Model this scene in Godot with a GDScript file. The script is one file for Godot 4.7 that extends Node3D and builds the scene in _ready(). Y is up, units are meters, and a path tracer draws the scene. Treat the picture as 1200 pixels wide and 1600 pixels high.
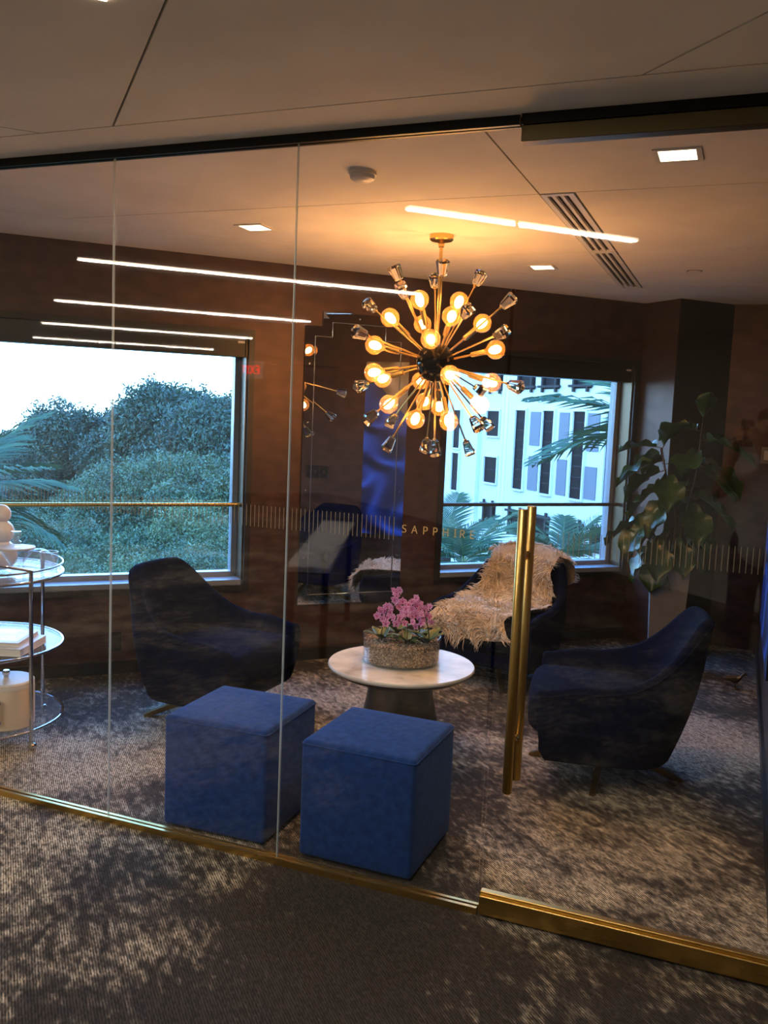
extends Node3D
# A triangular glass-fronted meeting lounge in the corner of an office. World: the glass partition stands on z = 0,
# the lounge lies at z < 0, the facade runs at 45 degrees (x + z = -4.85), the open office lies at z > 0.

const CEIL := 2.44
const WALL_K := -3.43          # distance of the facade's room face along its normal
var M := {}                    # materials
var used := {}
var rng := RandomNumberGenerator.new()

# ------------------------------------------------------------------ nodes
func numbered(called: String) -> String:
	var k: int = used.get(called, 0)
	used[called] = k + 1
	return called if k == 0 else "%s_%03d" % [called, k]

func tag(o: Node, label := "", category := "", group := "", kind := "") -> Node:
	if label: o.set_meta("label", label)
	if category: o.set_meta("category", category)
	if group: o.set_meta("group", group)
	if kind: o.set_meta("kind", kind)
	return o

func thing(called: String, label: String, category: String, at := Vector3.ZERO, turn := 0.0, group := "", kind := "") -> Node3D:
	var o := Node3D.new()
	o.name = numbered(called)
	add_child(o)
	o.position = at
	o.rotation.y = turn
	tag(o, label, category, group, kind)
	return o

func part(called: String, mesh: Mesh, m: Material, parent: Node, at := Transform3D()) -> MeshInstance3D:
	var o := MeshInstance3D.new()
	o.name = called
	o.mesh = mesh
	o.material_override = m
	o.transform = at
	parent.add_child(o, true)
	return o

func one(called: String, mesh: Mesh, m: Material, label: String, category: String, at := Transform3D(), group := "", kind := "") -> MeshInstance3D:
	var o := part(numbered(called), mesh, m, self, at)
	tag(o, label, category, group, kind)
	return o

func many(called: String, mesh: Mesh, m: Material, parent: Node, where: Array, tints := []) -> MultiMeshInstance3D:
	var mm := MultiMesh.new()
	mm.transform_format = MultiMesh.TRANSFORM_3D
	mm.use_colors = tints.size() > 0
	mm.mesh = mesh
	mm.instance_count = where.size()
	for i in where.size():
		mm.set_instance_transform(i, where[i])
		if tints.size(): mm.set_instance_color(i, tints[i])
	var o := MultiMeshInstance3D.new()
	o.name = called
	o.multimesh = mm
	o.material_override = m
	parent.add_child(o, true)
	o.set_meta("kind", "stuff")
	return o

func copy(o: Node3D, at: Vector3, turn := 0.0) -> Node3D:
	var c: Node3D = o.duplicate()
	var base := String(o.name)
	c.name = numbered(base)
	add_child(c)
	c.position = at
	c.rotation.y = turn
	return c

func T(at: Vector3, turn := 0.0) -> Transform3D:
	return Transform3D(Basis(Vector3.UP, turn), at)

# a frame whose y axis points along dir
func along(at: Vector3, dir: Vector3, spin := 0.0) -> Transform3D:
	var y := dir.normalized()
	var x := Vector3.UP.cross(y)
	if x.length() < 0.01: x = Vector3.RIGHT
	x = x.normalized()
	var z := x.cross(y).normalized()
	return Transform3D(Basis(x, y, z) * Basis(Vector3.UP, spin), at)

# ------------------------------------------------------------------ shapes (triangles are given right-handed outwards)
func new_st() -> SurfaceTool:
	var st := SurfaceTool.new()
	st.begin(Mesh.PRIMITIVE_TRIANGLES)
	return st

func tri(st: SurfaceTool, a: Vector3, b: Vector3, c: Vector3) -> void:
	st.add_vertex(a); st.add_vertex(c); st.add_vertex(b)

func quad(st: SurfaceTool, a: Vector3, b: Vector3, c: Vector3, d: Vector3) -> void:
	tri(st, a, b, c); tri(st, a, c, d)

func done(st: SurfaceTool) -> ArrayMesh:
	st.generate_normals()
	st.index()
	return st.commit()

func join(pieces: Array) -> ArrayMesh:
	var st := SurfaceTool.new()
	for p in pieces: st.append_from(p[0], 0, p[1])
	return st.commit()

func box(size: Vector3, at := Vector3.ZERO) -> ArrayMesh:
	var st := new_st()
	st.set_smooth_group(-1)
	var h := size / 2.0
	for ax in 3:
		for s in [-1.0, 1.0]:
			var n := Vector3.ZERO; n[ax] = s * h[ax]
			var u := Vector3.ZERO; u[(ax + 1) % 3] = h[(ax + 1) % 3]
			var v := Vector3.ZERO; v[(ax + 2) % 3] = h[(ax + 2) % 3] * s
			quad(st, at + n - u - v, at + n + u - v, at + n + u + v, at + n - u + v)
	return done(st)

# box given by its two corners
func span(a: Vector3, b: Vector3) -> ArrayMesh:
	return box((b - a).abs(), (a + b) / 2.0)

func rbox(size: Vector3, r: float, seg := 2, at := Vector3.ZERO, puff := 0.0) -> ArrayMesh:
	var st := new_st()
	var h := size / 2.0
	var sub := 1 if puff == 0.0 else 8
	for ax in 3:
		var a1 := (ax + 1) % 3
		var a2 := (ax + 2) % 3
		var c1 := axis_steps(h[a1], r, seg, sub)
		var c2 := axis_steps(h[a2], r, seg, sub)
		for s in [-1.0, 1.0]:
			var grid := []
			for u in c1:
				var row := []
				for v in c2:
					var p := Vector3.ZERO
					p[ax] = s * h[ax]; p[a1] = u; p[a2] = v
					var inner := p.clamp(Vector3.ONE * r - h, h - Vector3.ONE * r)
					if r > 0.0 and p[ax] * s > h[ax] - 0.00001:
						inner[ax] = s * (h[ax] - r)
					var n := (p - inner).normalized()
					var q := inner + n * r
					if puff != 0.0:
						var w := 1.0
						for k in 3:
							if k != ax: w *= clampf(1.0 - pow(absf(p[k]) / h[k], 2.0), 0.0, 1.0)
						q[ax] += s * puff * w
					row.append([q + at, n])
				grid.append(row)
			for i in grid.size() - 1:
				for j in grid[i].size() - 1:
					var a: Array = grid[i][j]; var b: Array = grid[i + 1][j]; var c: Array = grid[i + 1][j + 1]; var d: Array = grid[i][j + 1]
					var order := [a, b, c, a, c, d] if s < 0 else [a, c, b, a, d, c]
					for o in order:
						st.set_normal(o[1]); st.add_vertex(o[0])
	if puff != 0.0: st.generate_normals()
	st.index()
	return st.commit()

func axis_steps(h: float, r: float, seg: int, sub := 1) -> Array:
	var out := []
	for k in seg + 1: out.append(-(h - r) - r * tan(PI / 4 * (1.0 - float(k) / seg)))
	for k in range(1, sub): out.append(lerpf(-(h - r), h - r, float(k) / sub))
	for k in seg + 1: out.append((h - r) + r * tan(PI / 4 * float(k) / seg))
	return out

# profile: [r, y] pairs, going up on the outside; corners sharper than 35 degrees stay sharp
func lathe(profile: Array, seg := 32, at := Vector3.ZERO) -> ArrayMesh:
	var st := new_st()
	var group := 1
	for i in profile.size() - 1:
		var p := Vector2(profile[i][0], profile[i][1])
		var q := Vector2(profile[i + 1][0], profile[i + 1][1])
		if i > 0:
			var o := Vector2(profile[i - 1][0], profile[i - 1][1])
			if absf((p - o).angle_to(q - p)) > 0.6: group += 1
		st.set_smooth_group(group)
		for k in seg:
			var t0 := TAU * k / seg
			var t1 := TAU * ((k + 1) % seg) / seg
			var a := at + Vector3(p.x * cos(t0), p.y, p.x * sin(t0))
			var b := at + Vector3(p.x * cos(t1), p.y, p.x * sin(t1))
			var c := at + Vector3(q.x * cos(t1), q.y, q.x * sin(t1))
			var d := at + Vector3(q.x * cos(t0), q.y, q.x * sin(t0))
			if p.x > 0.00001: tri(st, b, a, d)
			if q.x > 0.00001: tri(st, b, d, c)
			elif p.x > 0.00001: pass
	return done(st)

func tube(path: Array, radii, seg := 8, closed := false) -> ArrayMesh:
	var st := new_st()
	st.set_smooth_group(1)
	var rings := []
	var n := path.size()
	var side := Vector3.ZERO
	for i in n:
		var prev: Vector3 = path[(i - 1 + n) % n] if closed or i > 0 else path[0]
		var next: Vector3 = path[(i + 1) % n] if closed or i < n - 1 else path[n - 1]
		var d := (next - prev).normalized()
		if side == Vector3.ZERO:
			side = d.cross(Vector3.UP)
			if side.length() < 0.05: side = d.cross(Vector3.RIGHT)
		side = (side - d * side.dot(d)).normalized()
		var up := side.cross(d).normalized()
		var r: float = radii[i] if radii is Array else radii
		var ring := []
		for k in seg:
			var t := TAU * k / seg
			ring.append(path[i] + (side * cos(t) + up * sin(t)) * r)
		rings.append(ring)
	var last := n if closed else n - 1
	for i in last:
		var a: Array = rings[i]
		var b: Array = rings[(i + 1) % n]
		for k in seg:
			var k1 := (k + 1) % seg
			quad(st, a[k], b[k], b[k1], a[k1])
	if not closed:
		st.set_smooth_group(-1)
		for k in seg:
			tri(st, path[0], rings[0][k], rings[0][(k + 1) % seg])
			tri(st, path[n - 1], rings[n - 1][(k + 1) % seg], rings[n - 1][k])
	return done(st)

func rod(a: Vector3, b: Vector3, r: float, seg := 10) -> ArrayMesh:
	return tube([a, b], r, seg)

func ring_path(r: float, y: float, n := 48) -> Array:
	var out := []
	for k in n: out.append(Vector3(r * cos(TAU * k / n), y, r * sin(TAU * k / n)))
	return out

# polygon in (x, z), from y0 up to y1; uv_from turns a point into uv
func prism(poly: PackedVector2Array, y0: float, y1: float, uvs = null) -> ArrayMesh:
	var area := 0.0
	for i in poly.size():
		var p := poly[i]; var q := poly[(i + 1) % poly.size()]
		area += p.x * q.y - q.x * p.y
	var pts := poly.duplicate()
	if area > 0: pts.reverse()
	var st := new_st()
	st.set_smooth_group(-1)
	var idx := Geometry2D.triangulate_polygon(pts)
	for k in range(0, idx.size(), 3):
		var tr := [pts[idx[k]], pts[idx[k + 1]], pts[idx[k + 2]]]
		var cr: float = (tr[1] - tr[0]).cross(tr[2] - tr[0])
		if cr > 0: tr.reverse()
		for o in [0, 2, 1]:
			put_uv(st, tr[o], uvs)
			st.add_vertex(Vector3(tr[o].x, y1, tr[o].y))
		for o in [0, 1, 2]:
			put_uv(st, tr[o], uvs)
			st.add_vertex(Vector3(tr[o].x, y0, tr[o].y))
	for i in pts.size():
		var p := pts[i]; var q := pts[(i + 1) % pts.size()]
		var c := [Vector3(p.x, y0, p.y), Vector3(q.x, y0, q.y), Vector3(q.x, y1, q.y), Vector3(p.x, y1, p.y)]
		for o in [0, 2, 1, 0, 3, 2]:
			put_uv(st, Vector2(c[o].x, c[o].z), uvs)
			st.add_vertex(c[o])
	return done(st)

func put_uv(st: SurfaceTool, p: Vector2, uvs) -> void:
	if uvs == null: return
	var ab := Vector2((p.x + p.y) * 0.70711, (p.x - p.y) * 0.70711)   # along and across the carpet's ribs
	st.set_uv(ab / uvs[0])
	st.set_uv2(ab / uvs[1])

# rows of points become a smooth sheet; the right-handed normal is (along a row) x (to the next row)
func sheet(rows: Array, close_rows := false, uv := false) -> ArrayMesh:
	var st := new_st()
	st.set_smooth_group(1)
	var nr := rows.size()
	for i in nr - 1:
		var m: int = rows[i].size()
		for j in (m if close_rows else m - 1):
			var j1 := (j + 1) % m
			var c := [rows[i][j], rows[i][j1], rows[i + 1][j1], rows[i + 1][j]]
			var w := [Vector2(float(j) / (m - 1), float(i) / (nr - 1)), Vector2(float(j + 1) / (m - 1), float(i) / (nr - 1)), Vector2(float(j + 1) / (m - 1), float(i + 1) / (nr - 1)), Vector2(float(j) / (m - 1), float(i + 1) / (nr - 1))]
			for o in [0, 2, 1, 0, 3, 2]:
				if uv: st.set_uv(w[o])
				st.add_vertex(c[o])
	return done(st)

# ------------------------------------------------------------------ materials
func mat(called: String, c: Color, rough := 0.7, metal := 0.0) -> StandardMaterial3D:
	var m := StandardMaterial3D.new()
	m.resource_name = called
	m.albedo_color = c
	m.roughness = rough
	m.metallic = metal
	M[called] = m
	return m

func pane(called: String, c: Color, alpha: float, spec := 0.5) -> StandardMaterial3D:
	var m := mat(called, Color(c.r, c.g, c.b, alpha), 0.02)
	m.transparency = BaseMaterial3D.TRANSPARENCY_ALPHA
	m.metallic_specular = spec
	return m

func glow(called: String, c: Color, energy: float) -> StandardMaterial3D:
	var m := mat(called, c, 0.6)
	m.emission_enabled = true
	m.emission = c
	m.emission_energy_multiplier = energy
	return m

func noise(freq: float, kind := FastNoiseLite.TYPE_SIMPLEX_SMOOTH, octaves := 4, s := 1) -> FastNoiseLite:
	var n := FastNoiseLite.new()
	n.noise_type = kind
	n.frequency = freq
	n.fractal_octaves = octaves
	n.seed = s
	return n

func noise_tex(freq: float, lo: Color, hi: Color, octaves := 4, s := 1, side := 512, mid := 0.5) -> NoiseTexture2D:
	var t := NoiseTexture2D.new()
	t.width = side; t.height = side
	t.seamless = true
	t.noise = noise(freq, FastNoiseLite.TYPE_SIMPLEX_SMOOTH, octaves, s)
	var g := Gradient.new()
	g.offsets = PackedFloat32Array([0.0, mid, 1.0])
	g.colors = PackedColorArray([lo, lo.lerp(hi, 0.5), hi])
	t.color_ramp = g
	return t

func height_tex(freq: float, octaves := 4, s := 1, side := 512) -> NoiseTexture2D:
	return noise_tex(freq, Color.BLACK, Color.WHITE, octaves, s, side)

func triplanar(m: StandardMaterial3D, scale: Vector3, world := false) -> void:
	m.uv1_triplanar = true
	m.uv1_world_triplanar = world
	m.uv1_scale = scale

func make_materials() -> void:
	var m: StandardMaterial3D
	m = mat("ceiling_paint", Color(0.90, 0.88, 0.855), 0.85)
	m.albedo_texture = noise_tex(0.01, Color(0.94, 0.94, 0.94), Color.WHITE, 5, 4)
	triplanar(m, Vector3.ONE * 0.4, true)
	mat("ceiling_gap", Color(0.16, 0.14, 0.13), 0.9)
	m = mat("wallcovering", Color(1, 1, 1), 0.44)
	m.albedo_texture = noise_tex(0.012, Color(0.235, 0.175, 0.16), Color(0.36, 0.265, 0.24), 6, 7)
	m.metallic = 0.55
	triplanar(m, Vector3(0.9, 1.6, 0.9))
	mat("column_black", Color(0.075, 0.068, 0.066), 0.6)
	mat("black_trim", Color(0.085, 0.075, 0.07), 0.45)
	mat("black_metal", Color(0.07, 0.07, 0.07), 0.4, 0.5)
	mat("office_wall", Color(0.80, 0.78, 0.75), 0.85)
	m = mat("brass", Color(0.80, 0.67, 0.40), 0.36, 1.0)
	m.roughness_texture = noise_tex(0.03, Color(0.7, 0.7, 0.7), Color(1, 1, 1), 4, 9, 256)
	triplanar(m, Vector3(0.6, 6, 6))
	mat("lamp_brass", Color(0.92, 0.76, 0.47), 0.22, 1.0)
	mat("bronze", Color(0.36, 0.31, 0.26), 0.35, 0.9)
	mat("header_bronze", Color(0.40, 0.36, 0.26), 0.42, 0.9)
	mat("chrome", Color(0.80, 0.82, 0.85), 0.06, 1.0)
	pane("glass", Color(0.9, 0.95, 0.95), 0.0)
	pane("window_glass", Color(0.5, 0.75, 0.85), 0.02)
	pane("bowl_glass", Color(0.85, 0.92, 0.92), 0.03)
	pane("clear_acrylic", Color(0.9, 0.93, 0.95), 0.04, 0.34)
	pane("glassware", Color(0.82, 0.88, 0.94), 0.14, 0.7)
	m = pane("seam", Color(0.80, 0.86, 0.88), 0.55)
	m.roughness = 0.2
	mat("lettering", Color(0.80, 0.66, 0.42), 0.45, 0.2)
	mat("print_lines", Color(0.55, 0.50, 0.42), 0.5, 0.3)
	mat("mirror", Color(0.86, 0.87, 0.88), 0.008, 1.0)
	mat("mirror_edge", Color(0.75, 0.76, 0.78), 0.12, 1.0)
	m = mat("velvet", Color(0.11, 0.25, 0.49), 0.9)
	m.metallic_specular = 0.15
	m.albedo_texture = noise_tex(0.02, Color(0.72, 0.74, 0.78), Color.WHITE, 4, 11)
	triplanar(m, Vector3.ONE * 2.2)
	m.rim_enabled = true; m.rim = 1.0; m.rim_tint = 0.68
	m = mat("chair_velvet", Color(0.044, 0.078, 0.18), 0.9)
	m.metallic_specular = 0.12
	m.albedo_texture = noise_tex(0.02, Color(0.7, 0.72, 0.76), Color.WHITE, 4, 12)
	triplanar(m, Vector3.ONE * 2.2)
	m.rim_enabled = true; m.rim = 0.05; m.rim_tint = 0.9
	m = mat("dark_leg", Color(0.50, 0.39, 0.21), 0.3, 0.95)
	mat("sill", Color(0.44, 0.48, 0.53), 0.35)
	mat("white_plastic", Color(0.82, 0.81, 0.79), 0.4)
	mat("black_plastic", Color(0.04, 0.04, 0.04), 0.35)
	m = mat("hub", Color(0.02, 0.024, 0.04), 0.03)
	m.metallic_specular = 0.4
	m = mat("crystal", Color(1, 0.99, 0.97, 0.0), 0.0)
	m.transparency = BaseMaterial3D.TRANSPARENCY_ALPHA
	m.refraction_enabled = true; m.refraction_scale = 0.05
	pane("bulb_glass", Color(1.0, 0.72, 0.35), 0.08)
	glow("bulb_glow", Color(1.0, 0.80, 0.50), 12.0)
	glow("downlight_glow", Color(1.0, 0.90, 0.74), 7.0)
	glow("strip_glow", Color(1.0, 0.90, 0.78), 14.0)
	glow("exit_sign_glow", Color(1.0, 0.08, 0.06), 9.0)

# ------------------------------------------------------------------ carpet
func make_carpet() -> void:
	var side := 2048
	var broad := noise(0.0033, FastNoiseLite.TYPE_SIMPLEX_SMOOTH, 4, 23)
	var mid := noise(0.011, FastNoiseLite.TYPE_SIMPLEX_SMOOTH, 3, 31)
	var a := broad.get_seamless_image(side, side, false, false, 0.1, false).get_data()
	var b := mid.get_seamless_image(side, side, false, false, 0.1, false).get_data()
	# short streaks along the ribs: a noise image squeezed across
	var fine := noise(0.22, FastNoiseLite.TYPE_VALUE, 2, 5).get_seamless_image(1024, 2048, false, false, 0.1, false)
	fine.resize(2048, 2048, Image.INTERPOLATE_BILINEAR)
	var c := fine.get_data()
	var stepn := a.size() / (side * side)
	var data := PackedByteArray()
	data.resize(side * side * 3)
	var lut := PackedByteArray()
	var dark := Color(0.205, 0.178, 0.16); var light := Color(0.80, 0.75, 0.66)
	# dye patches, with pools of light (+) and shade (-) painted in: x, z, spread, amount
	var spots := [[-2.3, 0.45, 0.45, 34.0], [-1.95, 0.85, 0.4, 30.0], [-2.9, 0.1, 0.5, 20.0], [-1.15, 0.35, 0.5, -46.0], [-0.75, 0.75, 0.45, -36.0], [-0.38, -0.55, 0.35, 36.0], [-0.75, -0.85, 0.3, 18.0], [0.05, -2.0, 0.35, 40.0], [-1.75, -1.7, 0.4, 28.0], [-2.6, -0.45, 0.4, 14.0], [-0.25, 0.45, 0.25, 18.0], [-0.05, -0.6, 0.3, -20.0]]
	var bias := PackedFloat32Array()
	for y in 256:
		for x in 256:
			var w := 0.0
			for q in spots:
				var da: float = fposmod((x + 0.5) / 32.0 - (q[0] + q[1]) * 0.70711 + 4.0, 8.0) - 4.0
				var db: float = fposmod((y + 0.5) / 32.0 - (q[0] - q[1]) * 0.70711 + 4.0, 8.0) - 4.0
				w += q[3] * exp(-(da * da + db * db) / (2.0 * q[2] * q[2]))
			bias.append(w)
	for k in 256:
		var col := dark.lerp(light, smoothstep(0.36, 0.70, k / 255.0))
		lut.append(int(col.r * 255)); lut.append(int(col.g * 255)); lut.append(int(col.b * 255))
	for i in side * side:
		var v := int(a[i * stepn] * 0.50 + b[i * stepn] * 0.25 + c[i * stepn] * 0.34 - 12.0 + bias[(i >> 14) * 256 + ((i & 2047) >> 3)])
		v = clampi(v, 0, 255) * 3
		data[i * 3] = lut[v]; data[i * 3 + 1] = lut[v + 1]; data[i * 3 + 2] = lut[v + 2]
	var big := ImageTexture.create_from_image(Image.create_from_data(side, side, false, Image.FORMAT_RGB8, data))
	# the ribs and their loops
	var rs := 768
	var loops := noise(0.09, FastNoiseLite.TYPE_VALUE, 2, 8)
	var rib := Image.create_empty(rs, rs, false, Image.FORMAT_RGB8)
	for y in rs:
		var r := 0.5 + 0.5 * cos(TAU * y * 64.0 / rs)
		for x in rs:
			var g := clampf(0.45 + 0.5 * r + 0.45 * loops.get_noise_2d(x * 0.6, y * 1.8), 0.15, 1.0)
			rib.set_pixel(x, y, Color(g, g, g))
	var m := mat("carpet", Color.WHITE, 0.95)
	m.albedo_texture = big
	m.detail_enabled = true
	m.detail_blend_mode = BaseMaterial3D.BLEND_MODE_MUL
	m.detail_uv_layer = BaseMaterial3D.DETAIL_UV_2
	m.detail_albedo = ImageTexture.create_from_image(rib)

# ------------------------------------------------------------------ the facade's own frame
func fw(s: float, y: float, d: float) -> Vector3:   # s along the facade, d out from its room face into the room
	return Vector3(0.70711 * (s + WALL_K + d), y, 0.70711 * (WALL_K + d - s))

func fw_t(s: float, y: float, d: float) -> Transform3D:
	return T(fw(s, y, d), PI / 4)

# ------------------------------------------------------------------ structure
func make_floor() -> void:
	var poly := PackedVector2Array([Vector2(-5.05, -0.2), Vector2(-0.4, -4.85), Vector2(0.38, -4.85), Vector2(0.38, -0.2), Vector2(6.2, -0.2), Vector2(-7.6, 13.7), Vector2(-13.3, 8.05)])
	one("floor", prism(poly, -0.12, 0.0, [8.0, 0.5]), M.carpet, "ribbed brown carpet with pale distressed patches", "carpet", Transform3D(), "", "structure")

func clip(poly: PackedVector2Array, by: PackedVector2Array) -> Array:
	return Geometry2D.intersect_polygons(poly, by)

func make_ceiling() -> void:
	var whole := PackedVector2Array([Vector2(-5.3, -0.2), Vector2(-0.4, -5.1), Vector2(0.38, -5.1), Vector2(0.38, -0.2), Vector2(6.3, -0.2), Vector2(-7.6, 13.9), Vector2(-13.5, 8.05)])
	var c := thing("ceiling", "smooth off-white plaster ceiling divided by thin shadow joints", "ceiling", Vector3.ZERO, 0.0, "", "structure")
	part("backing", prism(whole, CEIL + 0.02, CEIL + 0.2), M.ceiling_gap, c)
	var cells := []
	# the lounge: cells square to the glass, and a border strip along the facade
	var xs := [-6.0, -0.81, -0.675, 0.2]
	var zs := [0.0, -0.09, -0.89, -2.1, -3.36, -4.25]
	for i in 3:
		for j in 5:
			if i == 1: continue      # the air diffuser sits here
			var x0: float = xs[1] if i == 2 and j != 2 and j != 3 else xs[i]
			var cell := PackedVector2Array([Vector2(x0, zs[j]), Vector2(xs[i + 1], zs[j]), Vector2(xs[i + 1], zs[j + 1]), Vector2(x0, zs[j + 1])])
			for p in clip(cell, PackedVector2Array([Vector2(-4.03, 0.0), Vector2(0.2, 0.0), Vector2(0.2, -4.23)])): cells.append(p)
	for p in clip(PackedVector2Array([Vector2(-4.9, 0.05), Vector2(-4.03, 0.0), Vector2(0.2, -4.23), Vector2(0.2, -4.7), Vector2(-0.2, -4.7)]), PackedVector2Array([Vector2(-5, 0.0), Vector2(0.2, 0.0), Vector2(0.2, -5), Vector2(-5, -5)])): cells.append(p)
	# the office: a border along the glass, then cells square to the facade
	cells.append(PackedVector2Array([Vector2(-5.0, 0.0), Vector2(6.0, 0.0), Vector2(5.8, 0.23), Vector2(-5.1, 0.23)]))
	var office := PackedVector2Array([Vector2(-5.08, 0.23), Vector2(5.77, 0.23), Vector2(-7.5, 13.5), Vector2(-12.95, 8.07)])
	for i in range(-3, 12):
		for j in range(-1, 4):
			var v0 := -0.54 - 1.63 * i; var v1 := v0 - 1.63
			var u0 := -2.0 + 3.26 * j; var u1 := u0 + 3.26
			var cell := PackedVector2Array()
			for uv in [[u0, v0], [u1, v0], [u1, v1], [u0, v1]]: cell.append(Vector2((uv[0] + uv[1]) / 2, (uv[0] - uv[1]) / 2))
			for p in clip(cell, office): cells.append(p)
	for p in cells:
		for q in Geometry2D.offset_polygon(p, -0.0035):
			part("ceiling_panel", prism(q, CEIL, CEIL + 0.018), M.ceiling_paint, c)

func wall_with_holes(s0: float, s1: float, y0: float, y1: float, holes: Array, thick: float) -> ArrayMesh:
	# boxes round the holes [s0, s1, y0, y1], sorted by s; x along the wall, z out of it, face on z = 0
	var bits := []
	var at := s0
	for h in holes:
		bits.append([span(Vector3(at, y0, -thick), Vector3(h[0], y1, 0)), Transform3D()])
		bits.append([span(Vector3(h[0], y0, -thick), Vector3(h[1], h[2], 0)), Transform3D()])
		bits.append([span(Vector3(h[0], h[3], -thick), Vector3(h[1], y1, 0)), Transform3D()])
		at = h[1]
	bits.append([span(Vector3(at, y0, -thick), Vector3(s1, y1, 0)), Transform3D()])
	return join(bits)

func make_walls() -> void:
	var wt := fw_t(0, 0, 0)
	var holes := [[-2.02, -0.50, 0.50, 2.0], [0.84, 2.34, 0.50, 2.0]]
	one("wall_back", wall_with_holes(-3.75, 2.75, 0.0, CEIL, holes, 0.24), M.wallcovering, "dark bronze textured wallcovering around the two windows", "wall", wt, "", "structure")
	var bb := thing("baseboard_back", "tall black baseboard below the windows", "baseboard", fw(0, 0, 0), PI / 4, "", "structure")
	part("board", span(Vector3(-3.4, 0.0, 0.0), Vector3(2.42, 0.075, 0.014)), M.black_trim, bb)
	part("cap", span(Vector3(-3.4, 0.075, 0.0), Vector3(2.42, 0.081, 0.016)), M.bronze, bb)
	# the column that stands out beside the right window, and the walls after it
	var a := Vector2(-0.728, -4.122); var b := a + Vector2(0.7071, 0.7071) * 0.36; var c := b + Vector2(0.7071, -0.7071) * 0.485
	one("wall_column", prism(PackedVector2Array([a, b, b + Vector2(0.0057, -0.0057), a + Vector2(0.1, -0.12)]), 0.0, CEIL), M.wallcovering, "narrow bronze wall face beside the right window", "wall", Transform3D(), "", "structure")
	one("wall_recess", prism(PackedVector2Array([b + Vector2(0.006, -0.006), c, c + Vector2(0, -0.3), a + Vector2(0.11, -0.3)]), 0.0, CEIL), M.column_black, "plain black column face next to the bronze wall", "wall", Transform3D(), "", "structure")
	one("wall_end", span(Vector3(c.x, 0, c.y - 0.3), Vector3(0.21, CEIL, c.y + 0.005)), M.wallcovering, "brown wallcovered end wall with a light switch", "wall", Transform3D(), "", "structure")
	one("wall_right", span(Vector3(0.205, 0, -4.55), Vector3(0.36, CEIL, 0.06)), M.wallcovering, "brown side wall that carries the blue drapery picture", "wall", Transform3D(), "", "structure")
	one("baseboard_right", span(Vector3(0.190, 0, c.y), Vector3(0.205, 0.075, 0.0)), M.black_trim, "black baseboard under the blue picture", "baseboard", Transform3D(), "", "structure")
	one("wall_front", span(Vector3(0.36, 0, -0.1), Vector3(6.1, CEIL, 0.06)), M.office_wall, "plain office wall beside the glass door", "wall", Transform3D(), "", "structure")
	one("wall_left", span(Vector3(-15.2, 0, -0.24), Vector3(-3.75, CEIL, 0)), M.office_wall, "plain outer wall of the open office", "wall", wt, "", "structure")
	one("wall_far", span(Vector3(-0.1, 0, -0.1), Vector3(7.9, CEIL, 0.1)), M.office_wall, "plain far wall of the open office", "wall", T(Vector3(-12.95, 0, 8.1), -PI / 4), "", "structure")
	one("wall_rear", span(Vector3(-0.1, 0, -0.1), Vector3(19.3, CEIL, 0.1)), M.office_wall, "plain rear wall of the open office", "wall", T(Vector3(-7.5, 0, 13.55), PI / 4), "", "structure")
	var n := 0
	for h in holes:
		n += 1
		var w := thing("window_%d" % n, ["fixed window with a view of treetops", "fixed window with a view of a white building"][n - 1], "window", fw(0, 0, 0), PI / 4, "", "structure")
		var s0: float = h[0]; var s1: float = h[1]
		# black casing round the opening
		part("casing", join([[span(Vector3(s0 - 0.035, 2.0, -0.02), Vector3(s1 + 0.035, 2.035, 0.02)), Transform3D()], [span(Vector3(s0 - 0.035, 0.465, -0.02), Vector3(s1 + 0.035, 0.5, 0.02)), Transform3D()],
			[span(Vector3(s0 - 0.035, 0.5, -0.02), Vector3(s0, 2.0, 0.02)), Transform3D()], [span(Vector3(s1, 0.5, -0.02), Vector3(s1 + 0.035, 2.0, 0.02)), Transform3D()]]), M.black_trim, w)
		part("jamb", span(Vector3(s0, 0.5, -0.2), Vector3(s0 + 0.012, 1.99, 0.0)), M.bronze, w)
		part("jamb", span(Vector3(s1 - 0.012, 0.5, -0.2), Vector3(s1, 1.99, 0.0)), M.bronze, w)
		var bl := part("blind_box", span(Vector3(s0, 1.875, -0.12), Vector3(s1, 2.0, -0.012)), M.black_plastic, w)
		part("clip", span(Vector3(s1 - 0.06, 1.955, -0.012), Vector3(s1 - 0.02, 1.967, -0.008)), M.white_plastic, bl)
		part("sill", span(Vector3(s0, 0.5, -0.2), Vector3(s1, 0.53, 0.0)), M.sill, w)
		var fr := part("window_frame", join([[span(Vector3(s0, 0.53, -0.20), Vector3(s0 + 0.045, 1.99, -0.13)), Transform3D()], [span(Vector3(s1 - 0.045, 0.53, -0.20), Vector3(s1, 1.99, -0.13)), Transform3D()],
			[span(Vector3(s0, 0.53, -0.20), Vector3(s1, 0.56, -0.13)), Transform3D()], [span(Vector3(s0, 1.9, -0.20), Vector3(s1, 1.99, -0.13)), Transform3D()]]), M.sill, w)
		part("glass_pane", span(Vector3(s0 + 0.045, 0.56, -0.172), Vector3(s1 - 0.045, 1.9, -0.164)), M.window_glass, fr)
		part("guard_rail", rod(Vector3(s0 + 0.0, 0.985, -0.06), Vector3(s1, 0.985, -0.06), 0.013), M.brass if n == 1 else M.bronze, w)

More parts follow.
